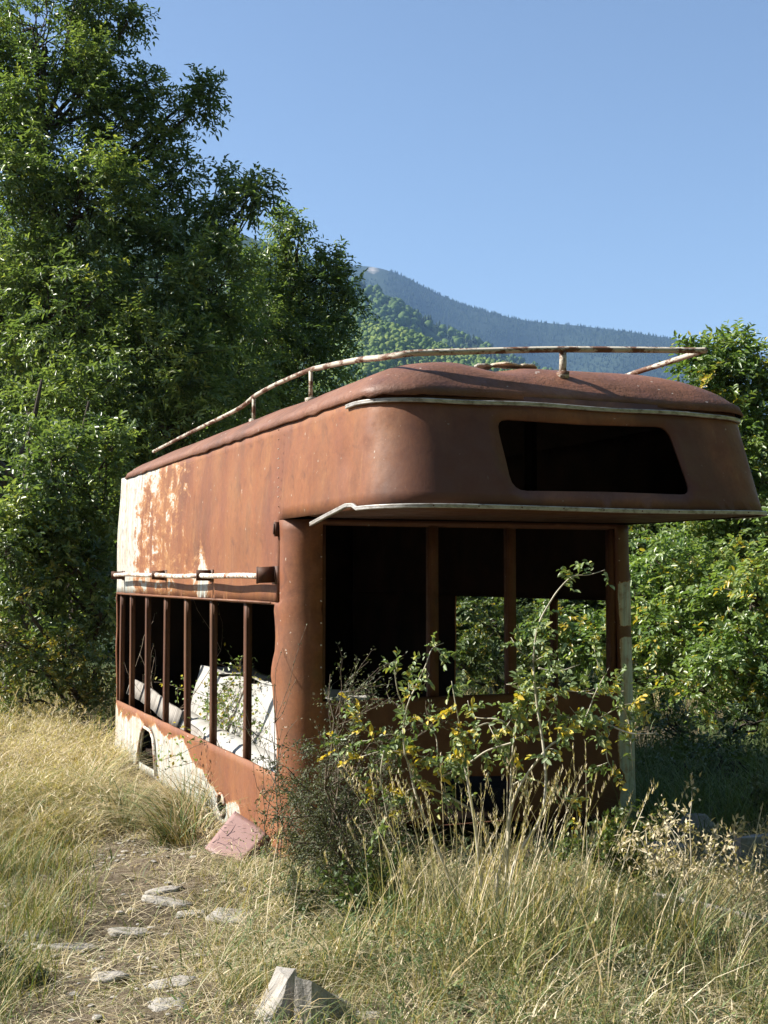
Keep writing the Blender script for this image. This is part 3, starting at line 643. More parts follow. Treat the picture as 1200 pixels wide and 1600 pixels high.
# guard rail over the left windows: three lengths of pipe on box brackets
BR = [4.20, 2.73, 1.50, .235]
for q in range(3):
    a, b = BR[q], BR[q+1]; z = [1.347, 1.349, 1.345, 1.335]
    mb = MB(); t = np.linspace(0, 1, 8); mb.tube(np.stack([np.full(8, -.074)+.003*np.sin(t*6+q), a-.03+(b+.05-a)*t, z[q]+(z[q+1]-z[q])*t+.004*np.sin(t*5+q*2)-(.006 if q == 1 else 0)], -1), .0155, 9); mb.build('guard_rail', MAT['white_rust'], TR, smooth=True)
for q, y in enumerate(BR):
    big = 1.35 if q == 3 else 1.0; z = 1.345
    mb = MB(); mb.box((-.096, y-.006, z-.032*big), (-.006, y+.004, z+.030*big), .002); mb.box((-.006, y-.05, z-.036*big), (.004, y+.05, z+.034*big), .002)
    if q == 3: mb.box((-.100, y+.0045, z-.045), (-.090, y+.018, z+.042), .001)
    mb.build('rail_bracket', MAT['rust_post'], TR)

# roof rack of bent pipe, flat bar across the front
def bez(P, n=8):
    P = np.array(P, float); out = [P[0]]
    for i in range(len(P)-1):
        p0, p1, p2, p3 = P[max(i-1, 0)], P[i], P[i+1], P[min(i+2, len(P)-1)]
        for t in np.linspace(0, 1, n+1)[1:]:
            out.append(.5*((2*p1)+(-p0+p2)*t+(2*p0-5*p1+4*p2-p3)*t*t+(-p0+3*p1-3*p2+p3)*t**3))
    return np.array(out)
mb = MB(); P = bez([(.25, 4.262, 2.362), (.25, 3.1, 2.392), (.25, 2.0, 2.412), (.25, 1.65, 2.428), (.25, 1.42, 2.455), (.25, 1.0, 2.468), (.25, .46, 2.466), (.25, .30, 2.458)]); mb.tube(P, .0132, 8)
rack = mb.build('roof_rack', MAT['rack'], TR, smooth=True)
mb = MB(); P = bez([(.25, .33, 2.459), (.25, -.05, 2.430), (.25, -.38, 2.400)], 5); mb.tube(P, .0145, 8); P = bez([(.25, -.36, 2.402), (.20, -.70, 2.352), (.19, -.90, 2.330), (.25, -.965, 2.334), (.45, -.975, 2.352), (.75, -.975, 2.380), (1.015, -.975, 2.402), (1.4, -.975, 2.427), (1.79, -.975, 2.450), (1.83, -.94, 2.455), (1.84, -.6, 2.444), (1.84, -.33, 2.434), (1.84, .2, 2.40), (1.84, .9, 2.38), (1.84, 1.0, 2.32)], 5)
mb.tube(P, .0150, 4); mb.build('rack_bar', MAT['rack'], rack)
for (x, y, z1) in ((1.02, -.97, 2.400), (.25, .40, 2.458), (.25, 1.46, 2.45), (1.84, .6, 2.39)):
    mb = MB(); zb = 2.285 if y < -.5 else 2.30; mb.tube([(x+.004, y+.012, zb), (x+.002, y+.004, (zb+z1)/2), (x, y, z1)], [.021, .020, .019] if x > .3 and x < 1.5 else .012, 4); mb.box((x-.022, y-.02, zb-.02), (x+.022, y+.03, zb+.012), .002)
    mb.build('rack_support', MAT['rack'], rack)

# ------------------------------------------------------------------ loose things on and in the wreck
def slab(name, label, cat, loc, size, rz=0, tilt=(0, 0), mat='stone', group=None, pts=6, th=None, kind=None, seed=None, local=False):
    """irregular flat stone: polygon outline with chipped, stepped edge"""
    r = np.random.default_rng(seed if seed is not None else int(rng.integers(1e9))); n = pts*3; a = np.linspace(0, 2*np.pi, n, endpoint=False)
    cr = np.interp(np.linspace(0, pts, n, endpoint=False), np.arange(pts+1), np.append(c := r.uniform(.65, 1.15, pts), c[0])); th = th or size[2]
    pc = np.array([(math.cos(t)*c[i], math.sin(t)*c[i]) for i, t in enumerate(np.linspace(0, 2*np.pi, pts, endpoint=False))]); pc = np.array([pc[i//3]+(pc[(i//3+1) % pts]-pc[i//3])*(i % 3)/3 for i in range(n)])
    V = []; lev = [(-.5, .95), (-.1, 1.0), (.30, .97), (.5, .94), (.53, .6), (.5, .0)]
    for z, s in lev:
        for i in range(n):
            q = s*(1+r.normal(0, .02)); V.append((pc[i][0]*q*size[0]/1.7, pc[i][1]*q*size[1]/1.5, z*th+r.normal(0, th*.05)))
    Q = []
    for k in range(len(lev)-1):
        for i in range(n): Q.append([k*n+i, k*n+(i+1) % n, (k+1)*n+(i+1) % n, (k+1)*n+i])
    mb = MB(); mb.add(V, Q, [[0, i+1, i] for i in range(1, n-1)])
    o = mb.build(name, MAT[mat]); o.location = vw(loc) if local else loc; o.rotation_euler = (tilt[0], tilt[1], rz+(YAW if local else 0))
    return tag(o, label, cat, group, kind)
slab('roof_slate', 'flat ochre slate lying left of the middle rack support on the rusted roof', 'slate', (.90, -.62, 2.372), (.17, .12, .012), .2, (.05, .03), 'tile', 'slates on the trailer roof', local=True)
slab('roof_slate', 'thin pale slate stacked nearest the middle rack support on the rusted roof', 'slate', (1.03, -.60, 2.376), (.12, .10, .012), .9, (-.03, .06), 'tile', 'slates on the trailer roof', local=True)
slab('roof_slate', 'small grey slate at the left end of the slates on the rusted roof', 'slate', (.80, -.58, 2.368), (.11, .09, .012), .5, (.0, .05), 'stone', 'slates on the trailer roof', local=True)

# white enamelled sheet-metal heap, seen through the left windows
hp = empty('crumpled_cabinet', vw((.45, 1.6, .05)), YAW); tag(hp, 'crumpled white enamelled cabinet lying inside the trailer behind the left windows', 'cabinet')
def quadsheet(name, c, mat, parent, n=14, amp=.012, t=.006, sd=0):
    c = np.array(c, float); u, v = np.meshgrid(np.linspace(0, 1, n), np.linspace(0, 1, n)); u, v = u[..., None], v[..., None]
    P = (c[0]*(1-u)+c[1]*u)*(1-v)+(c[3]*(1-u)+c[2]*u)*v; P = P.reshape(-1, 3); d = nz(P[:, 0], P[:, 1], P[:, 2], 4, sd)[:, None]; P = P+d*amp*2
    i = np.arange(n-1)[:, None]*n; j = np.arange(n-1)[None]; F = np.stack([i+j, i+j+1, i+n+j+1, i+n+j], -1).reshape(-1, 4)
    return solidify(np_mesh(name, P, F, mat, parent, smooth=True), t, 0)
L0 = np.array((.45, 1.6, .05))
q = lambda *p: [np.array(x)-L0 for x in p]
quadsheet('side_panel', q((.36, .9, .12), (.36, 3.55, .10), (.52, 3.75, .62), (.60, 1.0, .60)), MAT['enamel'], hp, 22, .03, .006, 1)
quadsheet('top_panel', q((.60, 1.0, .61), (.52, 3.73, .625), (.90, 3.6, .60), (1.0, 1.1, .56)), MAT['enamel'], hp, 12, .02, .006, 4)
quadsheet('end_panel', q((.37, 3.56, .08), (.53, 3.76, .62), (.90, 3.62, .60), (.92, 3.5, .08)), MAT['enamel'], hp, 8, .015, .006, 7)
mb = MB(); mb.tube(bez([(.24-.45, .5-1.6, .15), (.23-.45, 1.4-1.6, .17), (.23-.45, 2.4-1.6, .19), (.24-.45, 3.1-1.6, .22)]), .095, 12); mb.build('rolled_ledge', MAT['enamel'], hp, smooth=True)
def board(name, label, cat, a, b, w, th, mat, roll=0, local=True, group=None):
    a, b = (vw(a), vw(b)) if local else (np.array(a), np.array(b)); d = b-a; L = np.linalg.norm(d); mb = MB(); n = 12; V = []
    pr = [(-w/2, -th/2), (w/2, -th/2), (w/2, th/2), (-w/2, th/2)]
    for i in range(n): 
        for (y, z) in pr: V.append((i/(n-1)*L, y+rng.normal(0, w*.02)+.01*math.sin(i*.5), z+rng.normal(0, th*.06)))
    Q = [[i*4+j, i*4+(j+1) % 4, i*4+4+(j+1) % 4, i*4+4+j] for i in range(n-1) for j in range(4)]+[[3, 2, 1, 0], [n*4-4+j for j in range(4)]]
    mb.add(V, Q); o = mb.build(name, MAT[mat]); o.location = a; o.rotation_mode = 'QUATERNION'
    from mathutils import Quaternion
    o.rotation_quaternion = Vector(d).to_track_quat('X', 'Z') @ Quaternion((1, 0, 0), roll)
    return tag(o, label, cat, group)
board('wooden_board', 'long grey weathered board lying inside the trailer behind the rear left window posts', 'board', (.10, 4.36, .44), (.13, 2.75, .33), .13, .025, 'wood', 1.3)
board('wooden_board', 'short grey board propped low behind the rear left window posts', 'board', (.12, 3.2, .30), (.14, 1.75, .22), .10, .03, 'wood', 1.2)
board('plastic_offcut', 'small white offcut lying on the front window sill beside the left corner column', 'offcut', (.27, .045, .708), (.44, .05, .712), .05, .006, 'enamel', .3)
board('plastic_offcut', 'small white pointed offcut standing up behind the front window sill', 'offcut', (.30, .08, .70), (.36, .09, .745), .04, .005, 'enamel', 1.4)
# fallen panel at the foot of the column
def px(x, y, d):
    """a point seen at photo position x,y on the vertical plane d metres ahead"""
    return np.array([(x-600)/2000*d, d, 1.459+(902-y)/2000*d])
plt = quadsheet('scrap_sheet', [px(323, 1323, 6.75), px(370, 1352, 6.55), px(417, 1304, 6.75), px(371, 1264, 6.98)], MAT['pink'], None, 12, .006, .006, 3); tag(plt, 'faded pinkish square metal panel leaning against the foot of the rusty corner column', 'panel')

# ------------------------------------------------------------------ trees
A, Bm, Lt = MAT['leaf'], MAT['leaf_bramble'], MAT['leaf_lite']
d = 17.5
tree('ash_tree', 'tall dense ash tree filling the upper left corner of the view', 'tree', (-5.0, 18.1, 0), [lobe(40, 30, 130, d, .3), lobe(-60, 120, 150, d, .5), lobe(130, -20, 70, d), lobe(155, 75, 60, d), lobe(90, 170, 130, d, -.3), lobe(180, 190, 85, d), lobe(222, 120, 32, d), lobe(255, 210, 34, d),
    lobe(-10, 300, 160, d, -.4), lobe(120, 330, 140, d, -.8), lobe(225, 310, 85, d, 0), lobe(282, 255, 34, d), lobe(-20, 480, 150, d), lobe(100, 480, 140, d, -1.2), lobe(220, 430, 120, d, -.8), lobe(40, 620, 110, d, -.6),
    (px(302, 160, d), .10, 3), (px(316, 125, d), .09, 3), (px(190, 20, d), .25, 1.3)], A, .085, 1.15, .24, 'trees behind the trailer', .38, .5, top=px(60, 60, 18.0))
d = 16.8
tree('ash_tree', 'middle ash tree rising directly behind the rear of the trailer', 'tree', (-3.4, 18.2, 0), [lobe(290, 370, 85, d, .6), lobe(335, 285, 42, d, .3), lobe(385, 300, 26, d, 0, 1.3), lobe(350, 345, 40, d, .3), lobe(230, 560, 125, d, -.9), lobe(330, 450, 110, d, 0), lobe(140, 640, 100, d, -1.2), lobe(260, 670, 100, d, -.9),
    lobe(180, 720, 70, d, -1.0), lobe(350, 570, 110, d, .3), (px(405, 292, d), .08, 2.5)], A, .085, 1.15, .17, 'trees behind the trailer', .38, .52, top=px(330, 330, 17.4))
d = 20.
tree('ash_tree', 'lower rounded tree behind the trailer roof with the mountain at its right edge', 'tree', (-2.0, 20.6, 0), [lobe(420, 410, 45, d), lobe(465, 368, 20, d, 0, 1.3), lobe(440, 345, 22, d, 0, 1.2), lobe(455, 450, 60, d, .3), lobe(512, 432, 26, d, 0, 1.2), lobe(545, 440, 12, d, 0, 2), lobe(410, 510, 90, d, -.5), lobe(495, 500, 52, d, 0), lobe(528, 540, 30, d),
    lobe(470, 580, 90, d, -.3), lobe(380, 620, 100, d, -.5), lobe(300, 560, 100, d, .5), (px(515, 402, d), .09, 2.5), lobe(540, 480, 26, d, 0, 1.2)], A, .085, 1.2, .16, 'trees behind the trailer', .40, .5, top=px(450, 400, 20.2))
d = 24.
tree('ash_tree', 'dark tree in the deep shade of the wood behind the left edge of the trailer', 'tree', (-5.6, 22.5, 0), [lobe(80, 700, 150, d), lobe(-40, 800, 120, d), lobe(180, 800, 120, d), lobe(60, 900, 130, d), lobe(300, 780, 130, d), lobe(240, 600, 150, d), lobe(0, 600, 150, d), lobe(400, 680, 120, d), lobe(190, 950, 110, d), lobe(60, 500, 140, d)], A, .12, 1.0, .2, 'trees behind the trailer', .45, .3, simple=True)
tree('ash_tree', 'dark tree in the wood straight behind the hidden far side of the trailer', 'tree', (0.2, 21.0, 0), [lobe(560, 800, 110, 20.), lobe(650, 860, 110, 20.), lobe(480, 760, 110, 20.), lobe(720, 930, 90, 20.), lobe(620, 980, 90, 20.)], A, .11, 1.0, .16, 'trees behind the trailer', .45, .35, simple=True)
tree('broadleaf_tree', 'dark broadleaf tree in the background wood seen below the overhang through the right hand windows', 'tree', (2.4, 23.0, 0), [lobe(800, 880, 110, 22.), lobe(900, 850, 110, 22.), lobe(850, 960, 100, 22.), lobe(960, 960, 100, 22.), lobe(740, 960, 80, 22.)], Bm, .11, 1.1, .16, 'trees behind the trailer', .45, .45, simple=True)
tree('broadleaf_tree', 'wide green broadleaf tree behind the bright bushes right of the trailer', 'tree', (5.4, 21.5, 0), [lobe(1040, 760, 95, 21.), lobe(1120, 830, 110, 21.), lobe(1030, 880, 100, 21.), lobe(1200, 760, 110, 21.), lobe(1110, 950, 110, 21.), lobe(1210, 900, 110, 21.), lobe(1010, 970, 90, 21.)], Bm, .11, 1.2, .16, 'trees behind the trailer', .45, .5, simple=True)
# two leaning bare trunks at the left edge
for i, (pts, r, lb) in enumerate((([(-4.05, 13.9, 0), (-4.0, 13.9, 1.6), (-4.25, 13.9, 2.6), (-4.6, 13.9, 3.6)], .10, 'dark forked trunk rising at the left edge behind the bramble thicket'), ([(-3.2, 13.6, 0), (-3.35, 13.7, 1.4), (-3.75, 13.8, 2.3), (-4.5, 14.0, 2.9)], .07, 'leaning dark trunk between the left thicket and the trailer'))):
    rt = empty('leaning_tree', pts[0]); tag(rt, lb, 'tree'); mb = MB(); P = bez(pts, 5); P -= np.array(pts[0]); mb.tube(P, np.linspace(r, r*.45, len(P)), 8); 
    mb.tube(bez([P[9], P[9]+[.3, 0, .5], P[9]+[.45, 0, 1.2]], 4), [.05, .045, .04, .035, .03, .028, .025, .02, .012], 6); mb.build('trunk', MAT['bark'], rt, smooth=True)
# right hand tree and bushes
d = 15.
tree('young_ash', 'bright green young ash at the right edge rising above the overhanging front', 'tree', (4.4, 15.4, 0), [lobe(1110, 599, 45, d), lobe(1165, 584, 50, d), lobe(1215, 624, 70, d), lobe(1095, 564, 20, d, 0, 1.5), lobe(1160, 549, 22, d, 0, 1.5), lobe(1080, 644, 45, d), lobe(1150, 684, 75, d), lobe(1200, 754, 90, d), lobe(1120, 764, 70, d), lobe(1190, 864, 90, d), lobe(1090, 854, 70, d)], Lt, .085, 1.3, .12, None, .42, .55, top=px(1150, 560, 15.2))
d = 12.6
tree('bright_bush', 'sunlit pale green bush seen just right of the trailer corner below the overhang', 'bush', (2.75, 13.2, 0), [lobe(1030, 870, 60, d), lobe(1000, 930, 60, d), lobe(1090, 900, 75, d, -.2), lobe(1050, 980, 80, d, -.4), lobe(960, 1000, 65, d), lobe(1130, 960, 80, d, -.5), lobe(1010, 1060, 70, d, -.3), lobe(905, 1000, 60, d, .3), lobe(860, 960, 50, d, .3)], Lt, .06, 1.2, .06, 'bushes right of the trailer', .55, .58, .012)
d = 11.4
tree('yellowing_bush', 'green bush with yellow autumn sprays at the right edge of the view', 'bush', (3.3, 11.9, 0), [lobe(1180, 930, 80, d), lobe(1120, 1030, 75, d), lobe(1200, 1040, 90, d), lobe(1080, 1075, 55, d), lobe(1160, 1110, 75, d), lobe(1230, 1150, 80, d)], Lt, .06, 1.2, .06, 'bushes right of the trailer', .55, .55, .07)
d = 13.4
tree('background_bush', 'dense dull green bush seen through the front and far side windows', 'bush', (1.3, 14.0, 0), [lobe(840, 1010, 70, d), lobe(770, 980, 70, d), lobe(720, 1040, 60, d), lobe(820, 1080, 70, d), lobe(660, 1000, 60, d, .5), lobe(900, 1090, 60, d)], Bm, .055, 1.1, .05, 'bushes right of the trailer', .55, .5, .02)
d = 9.6
tree('low_shrub', 'dark low shrub in the trailer shade beside its right corner', 'bush', (2.45, 10.0, 0), [lobe(1060, 1180, 50, d), lobe(1120, 1170, 60, d), lobe(1190, 1200, 60, d), lobe(1040, 1130, 40, d), lobe(1180, 1130, 45, d)], Bm, .04, 1.0, .03, 'bushes right of the trailer', .5, .35)
d = 8.6
tree('shade_shrub', 'low tangled green shrub in deep shade right of the trailer corner post', 'bush', (2.2, 8.9, 0), [lobe(1070, 1200, 60, d), lobe(1140, 1190, 70, d), lobe(1210, 1210, 75, d), lobe(1045, 1240, 45, d), lobe(1170, 1260, 60, d), lobe(1100, 1250, 60, d)], Bm, .042, 1.0, .02, 'bushes right of the trailer', .45, .5)
# left thicket
d = 13.
tree('bramble_thicket', 'dark green bramble thicket between the left edge and the rear of the trailer', 'bush', (-3.2, 13.6, 0), [lobe(150, 800, 75, d, .3), lobe(60, 780, 90, d), lobe(120, 890, 75, d), lobe(40, 900, 90, d), lobe(160, 960, 60, d), lobe(80, 1000, 75, d), lobe(-20, 1000, 90, d), lobe(20, 840, 80, d, -.2), lobe(165, 700, 60, d, .4), lobe(90, 720, 70, d)], A, .07, 1.1, .05, 'thicket left of the trailer', .5, .5, .01)
d = 12.2
tree('arching_bramble', 'yellowish green arching bramble low beside the rear corner of the trailer', 'bush', (-2.95, 12.6, 0), [lobe(110, 1010, 45, d), lobe(150, 1040, 32, d), lobe(60, 1040, 50, d), lobe(0, 1010, 60, d), lobe(120, 1080, 40, d), lobe(30, 1090, 45, d), lobe(165, 1090, 22, d), lobe(30, 930, 40, d, 0, .7), lobe(10, 860, 40, d, 0, .7)], Bm, .05, 1.0, .04, 'thicket left of the trailer', .55, .62, .05)

# ------------------------------------------------------------------ grass
def blades(P, H, W, lean, curl, tint, az=None, seg=4):
    """vectorised curved blades; lean = sideways reach as a share of height"""
    n = len(P); az = rng.uniform(0, 2*np.pi, n) if az is None else az; d = np.stack([np.cos(az), np.sin(az), np.zeros(n)], -1); s = np.stack([-np.sin(az+rng.normal(0, .6, n)), np.cos(az), np.zeros(n)], -1)
    t = np.linspace(0, 1, seg)
    out = t[None]*lean[:, None]*.35+t[None]**2.2*lean[:, None]*.65; up = t[None]-(t[None]**2.4)*curl[:, None]
    C = P[:, None]+d[:, None]*(out*H[:, None])[..., None]; C[..., 2] += up*H[:, None]
    w = (1-t**1.6*.88)[None]*W[:, None]*.5; V = np.stack([C-s[:, None]*w[..., None], C+s[:, None]*w[..., None]], 2)
    b = (np.arange(n)*seg*2)[:, None, None]; k = (np.arange(seg-1)*2)[None, :, None]; F = (b+k+np.array([0, 1, 3, 2])[None, None]).reshape(-1, 4)
    return V.reshape(-1, 3), F, np.repeat(np.clip(tint, 0, 1), seg*2)
def grass(name, label, parts, mat='grass', kind='stuff'):
    Vs, Fs, Ts = [], [], []; n = 0
    for V, F, T in parts: Vs.append(V); Fs.append(F+n); Ts.append(T); n += len(V)
    o = np_mesh(name, np.vstack(Vs), np.vstack(Fs), MAT[mat], attrs={'tint': np.concatenate(Ts)})
    return tag(o, label, 'grass' if kind == 'stuff' else None, kind=kind)
def scatter(n, x0, x1, y0, y1, keep=None, clump=0, cr=.06):
    if clump: c = np.stack([rng.uniform(x0, x1, clump), rng.uniform(y0, y1, clump)], -1); P = c[rng.integers(0, clump, n)]+rng.normal(0, cr, (n, 2))
    else: P = np.stack([rng.uniform(x0, x1, n), rng.uniform(y0, y1, n)], -1)
    if keep is not None: P = P[keep(P[:, 0], P[:, 1])]
    l = (P-VO[:2])@np.stack([ex[:2], ey[:2]], 1); P = P[~((l[:, 0] > -.02) & (l[:, 0] < WD+.02) & (l[:, 1] > 0.0) & (l[:, 1] < LN))]
    return np.c_[P, gh(P[:, 0], P[:, 1])-.01]
def view(x, y, m=.12): return abs(x) < y*.30+m+.15
def pathf(x, y): return np.exp(-((x-(-.95-.12*(y-4.5)))/(.42+.05*(y-4)))**2)*(y < 9.5)      # 1 on the trodden path
def bl(P, h0, h1, w, lean, curl, t0, tv, az=None, seg=4):
    n = len(P); H = rng.uniform(h0, h1, n)
    return blades(P, H, np.full(n, w)*rng.uniform(.6, 1.4, n), rng.uniform(lean*.3, lean*1.4, n), rng.uniform(curl*.4, curl*1.3, n), rng.normal(t0, tv, n), az, seg)
parts = []
K = lambda f: (lambda x, y: view(x, y) & (rng.random(len(x)) < f(x, y)))
# litter: flattened straw everywhere near
P = scatter(60000, -2.6, 2.4, 3.6, 8.5, view, 900, .13); P = P[rng.random(len(P)) < np.clip(.35+.15*pathf(P[:, 0], P[:, 1])+.6*(P[:, 0] < -1)*(pathf(P[:, 0], P[:, 1]) < .4), 0, 1)]; parts.append(bl(P, .02, .06, .0040, 3.0, .8, .62, .3))
P = scatter(9000, -2.6, 1, 3.6, 9, view); parts.append(bl(P, .03, .09, .003, 3.6, .6, .98, .1, None, 5))
P = scatter(26000, -4.5, 0.5, 7.0, 14.5, view); parts.append(bl(P, .05, .16, .005, 1.8, .7, .72, .12))
grass('straw_litter', 'flattened pale straw litter covering the ground', parts)
# foreground sward on the right, mixed green and straw
fr = lambda x, y: np.clip(1-1.25*pathf(x, y), .02, 1)*(x > -1.6)*(np.hypot(x+.22, (y-4.25)*.8) > .26)
clumpy = lambda x, y: np.clip(.45+.7*np.sin(4.1*x+2.3*y)*np.sin(3.3*y-2.7*x+1)+.5*np.sin(9*x-5*y)*np.sin(7*y+4*x), .03, 1)
parts = []
P = scatter(34000, -1.2, 2.3, 3.7, 6.5, K(lambda x, y: fr(x, y)*np.clip((x+.75)*1.6, .15, 1)*clumpy(x, y)), 700, .07); parts.append(bl(P, .05, .20, .0036, 1.3, .45, .24, .28))
P = scatter(9000, -.7, 2.3, 3.9, 6.4, K(lambda x, y: fr(x, y)*clumpy(y, x)), 240, .05); parts.append(bl(P, .12, .30, .0038, .9, .3, .42, .32))
P = scatter(2600, -.3, 2.2, 4.1, 5.8, K(fr), 90, .035); parts.append(bl(P, .18, .36, .0042, .8, .25, .5, .35))
P = scatter(1300, .0, 1.2, 4.6, 5.4, K(fr), 40, .045); parts.append(bl(P, .24, .44, .0045, .6, .15, .5, .35))
P = scatter(5000, .6, 2.6, 5.6, 6.9, view, 90, .06); parts.append(bl(P, .08, .24, .0035, 1.1, .35, .75, .15))
P = scatter(11000, -1.0, 2.3, 4.0, 6.4, K(fr)); parts.append(bl(P, .08, .24, .0026, 1.7, .7, .93, .15, None, 6))
def clutter(n, x0, x1, y0, y1, keep, zmax, L, W, t0, tv, clump, cr):
    P = scatter(n, x0, x1, y0, y1, keep, clump, cr); P[:, 2] += zmax*rng.random(len(P))**1.6; k = len(P)
    az = rng.uniform(0, 6.28, k); H = rng.uniform(L*.4, L*1.4, k); return blades(P, H, np.full(k, W)*rng.uniform(.5, 1.5, k), rng.uniform(.3, 3, k), rng.uniform(0, .9, k), rng.normal(t0, tv, k), az, 3)
parts.append(clutter(45000, -1.2, 2.3, 3.8, 6.5, K(lambda x, y: fr(x, y)*clumpy(y+1, x)), .20, .022, .006, .18, .2, 500, .06))
parts.append(clutter(16000, -1.2, 2.3, 3.8, 6.6, K(lambda x, y: fr(x, y)), .16, .03, .004, .92, .12, 700, .05))

grass('meadow_grass', 'mixed green and straw coloured meadow grass in front of the trailer', parts)
parts = []
P = scatter(16000, -1.9, 0.0, 3.6, 6.6, K(lambda x, y: np.clip(1.1-1.1*pathf(x, y), .06, 1)), 300, .06); parts.append(bl(P, .05, .15, .003, .9, .3, .5, .22))
P = scatter(7000, -2.2, -1.2, 3.9, 6.5, K(lambda x, y: np.clip(-(x+1.05+.1*(y-4))*2, 0, 1)), 60, .08); parts.append(bl(P, .12, .32, .0035, .7, .3, .45, .22))
grass('short_grass', 'short thin grass along the edges of the trodden path', parts)
# golden drooping bunch grass by the left side of the trailer
parts = []
sidef = lambda x, y: (((np.stack([x, y], -1)-VO[:2])@ex[:2]) < -.03)
P = scatter(12000, -3.9, -.6, 8.0, 14.0, lambda x, y: view(x, y, .3) & sidef(x, y) & (pathf(x, y) < .6), 300, .07); H_ = rng.uniform(0, 1, len(P)); parts.append(bl(P, .06, .32, .0075, 1.5, .5, .78, .18, np.where(rng.random(len(P)) < .55, rng.uniform(0, 6.28, len(P)), rng.normal(-.9, .9, len(P)))))
P = scatter(7500, -2.6, -.62, 7.0, 9.0, lambda x, y: sidef(x, y) & (pathf(x, y) < .45), 70, .10); parts.append(bl(P, .12, .34, .0052, 1.5, .5, .62, .28, rng.normal(-.8, .8, len(P)), 5))
P = scatter(4500, -2.7, -1.7, 6.8, 8.2, lambda x, y: view(x, y, .3), 50, .10); parts.append(bl(P, .12, .30, .0045, 1.2, .4, .66, .25, None, 5))
P = scatter(14000, -3.9, -.6, 7.2, 13.0, lambda x, y: view(x, y, .3) & sidef(x, y) & (pathf(x, y) < .8)); parts.append(bl(P, .06, .25, .0036, 2.4, .7, .95, .12, None, 5))
for cx_, cy_, az_, n_, t_ in ((-1.12, 7.0, 2.9, 330, .45), (-1.12, 7.35, 2.8, 320, .6), (-1.15, 7.6, 2.7, 340, .7), (-.98, 7.9, 3.0, 260, .55), (-1.5, 7.5, 2.2, 240, .6), (-1.9, 8.4, 1.0, 240, .75)):
    n_ = int(n_*.6)
    P = np.c_[rng.normal(cx_, .05, n_), rng.normal(cy_, .06, n_)]; P = np.c_[P, gh(P[:, 0], P[:, 1])-.01]
    parts.append(bl(P, .18, .46, .0062, 1.3, .45, t_, .32, rng.normal(az_, .75, n_), 6))
parts.append(clutter(26000, -3.6, -.8, 6.8, 12.5, lambda x, y: view(x, y, .3) & sidef(x, y) & (pathf(x, y) < .8), .26, .04, .0055, .85, .2, 500, .09))
grass('golden_grass', 'golden dry bunch grass drooping beside the left wall of the trailer', parts)
parts = []
P = scatter(16000, -7, 7, 11, 18, lambda x, y: view(x, y, .5), 300, .2); parts.append(bl(P, .2, .5, .008, .7, .3, .45, .2))
P = scatter(9000, 1.2, 3.4, 6.7, 10.5, lambda x, y: view(x, y, .3), 160, .1); parts.append(bl(P, .2, .45, .005, .8, .3, .22, .12))
grass('rough_grass', 'rough grass between the bushes behind the trailer', parts)

# tall seeding stalks
def stalks(name, label, roots, hts, lean, mat_t=.85, head=.16, az=None):
    n = len(roots); az = rng.uniform(0, 6.28, n) if az is None else az
    V, F, T = blades(roots, hts, rng.uniform(.0032, .0055, n), lean, np.full(n, .05), rng.normal(mat_t, .1, n), az, 5)
    parts = [(V, F, T)]
    d = np.stack([np.cos(az), np.sin(az), np.zeros(n)], -1)
    for q in range(16):                                          # spikelets up the head
        t = 1-head*q/16*rng.uniform(.8, 1.2, n); out = t*lean*.35+t**2.2*lean*.65; up = t-(t**2.4)*.05
        P = roots+d*(out*hts)[:, None]; P[:, 2] += up*hts
        parts.append(blades(P, rng.uniform(.012, .026, n), np.full(n, .0045), rng.uniform(.1, .6, n), np.full(n, .0), rng.normal(.9, .1, n), None, 3))
    return grass(name, label, parts)
n = 150; bx = np.concatenate([rng.normal(.40, .16, 95), rng.uniform(-.05, .90, 55)]); by = rng.uniform(4.85, 5.4, n)
R = np.c_[bx, by, gh(bx, by)]; az = np.where(bx < .25, rng.normal(3.14, .7, n), rng.normal(0.3, 1.3, n))
stalks('seeding_stalks', 'tall pale dry grass stalks with seed heads in front of the trailer front', R, rng.uniform(.36, .80, n), rng.uniform(.05, .5, n), mat_t=.98, az=az)
n = 90; bx = rng.uniform(-1.3, 1.8, n); by = rng.uniform(4.2, 6.3, n); k = pathf(bx, by) < .5; bx, by = bx[k], by[k]; n = len(bx)
stalks('scattered_stalks', 'scattered thin dry stalks standing above the foreground grass', np.c_[bx, by, gh(bx, by)], rng.uniform(.25, .5, n), rng.uniform(.1, .6, n))

n = 170; bx = rng.uniform(-3.4, -1.2, n); by = rng.uniform(7.4, 12.5, n); l = (np.c_[bx, by]-VO[:2])@ex[:2]; k = (l < -.15) & (pathf(bx, by) < .5); bx, by = bx[k], by[k]; n = len(bx)
stalks('golden_stalks', 'golden dry stalks with seed heads beside the left wall of the trailer', np.c_[bx, by, gh(bx, by)], rng.uniform(.25, .5, n), rng.uniform(.2, 1.1, n), .9)
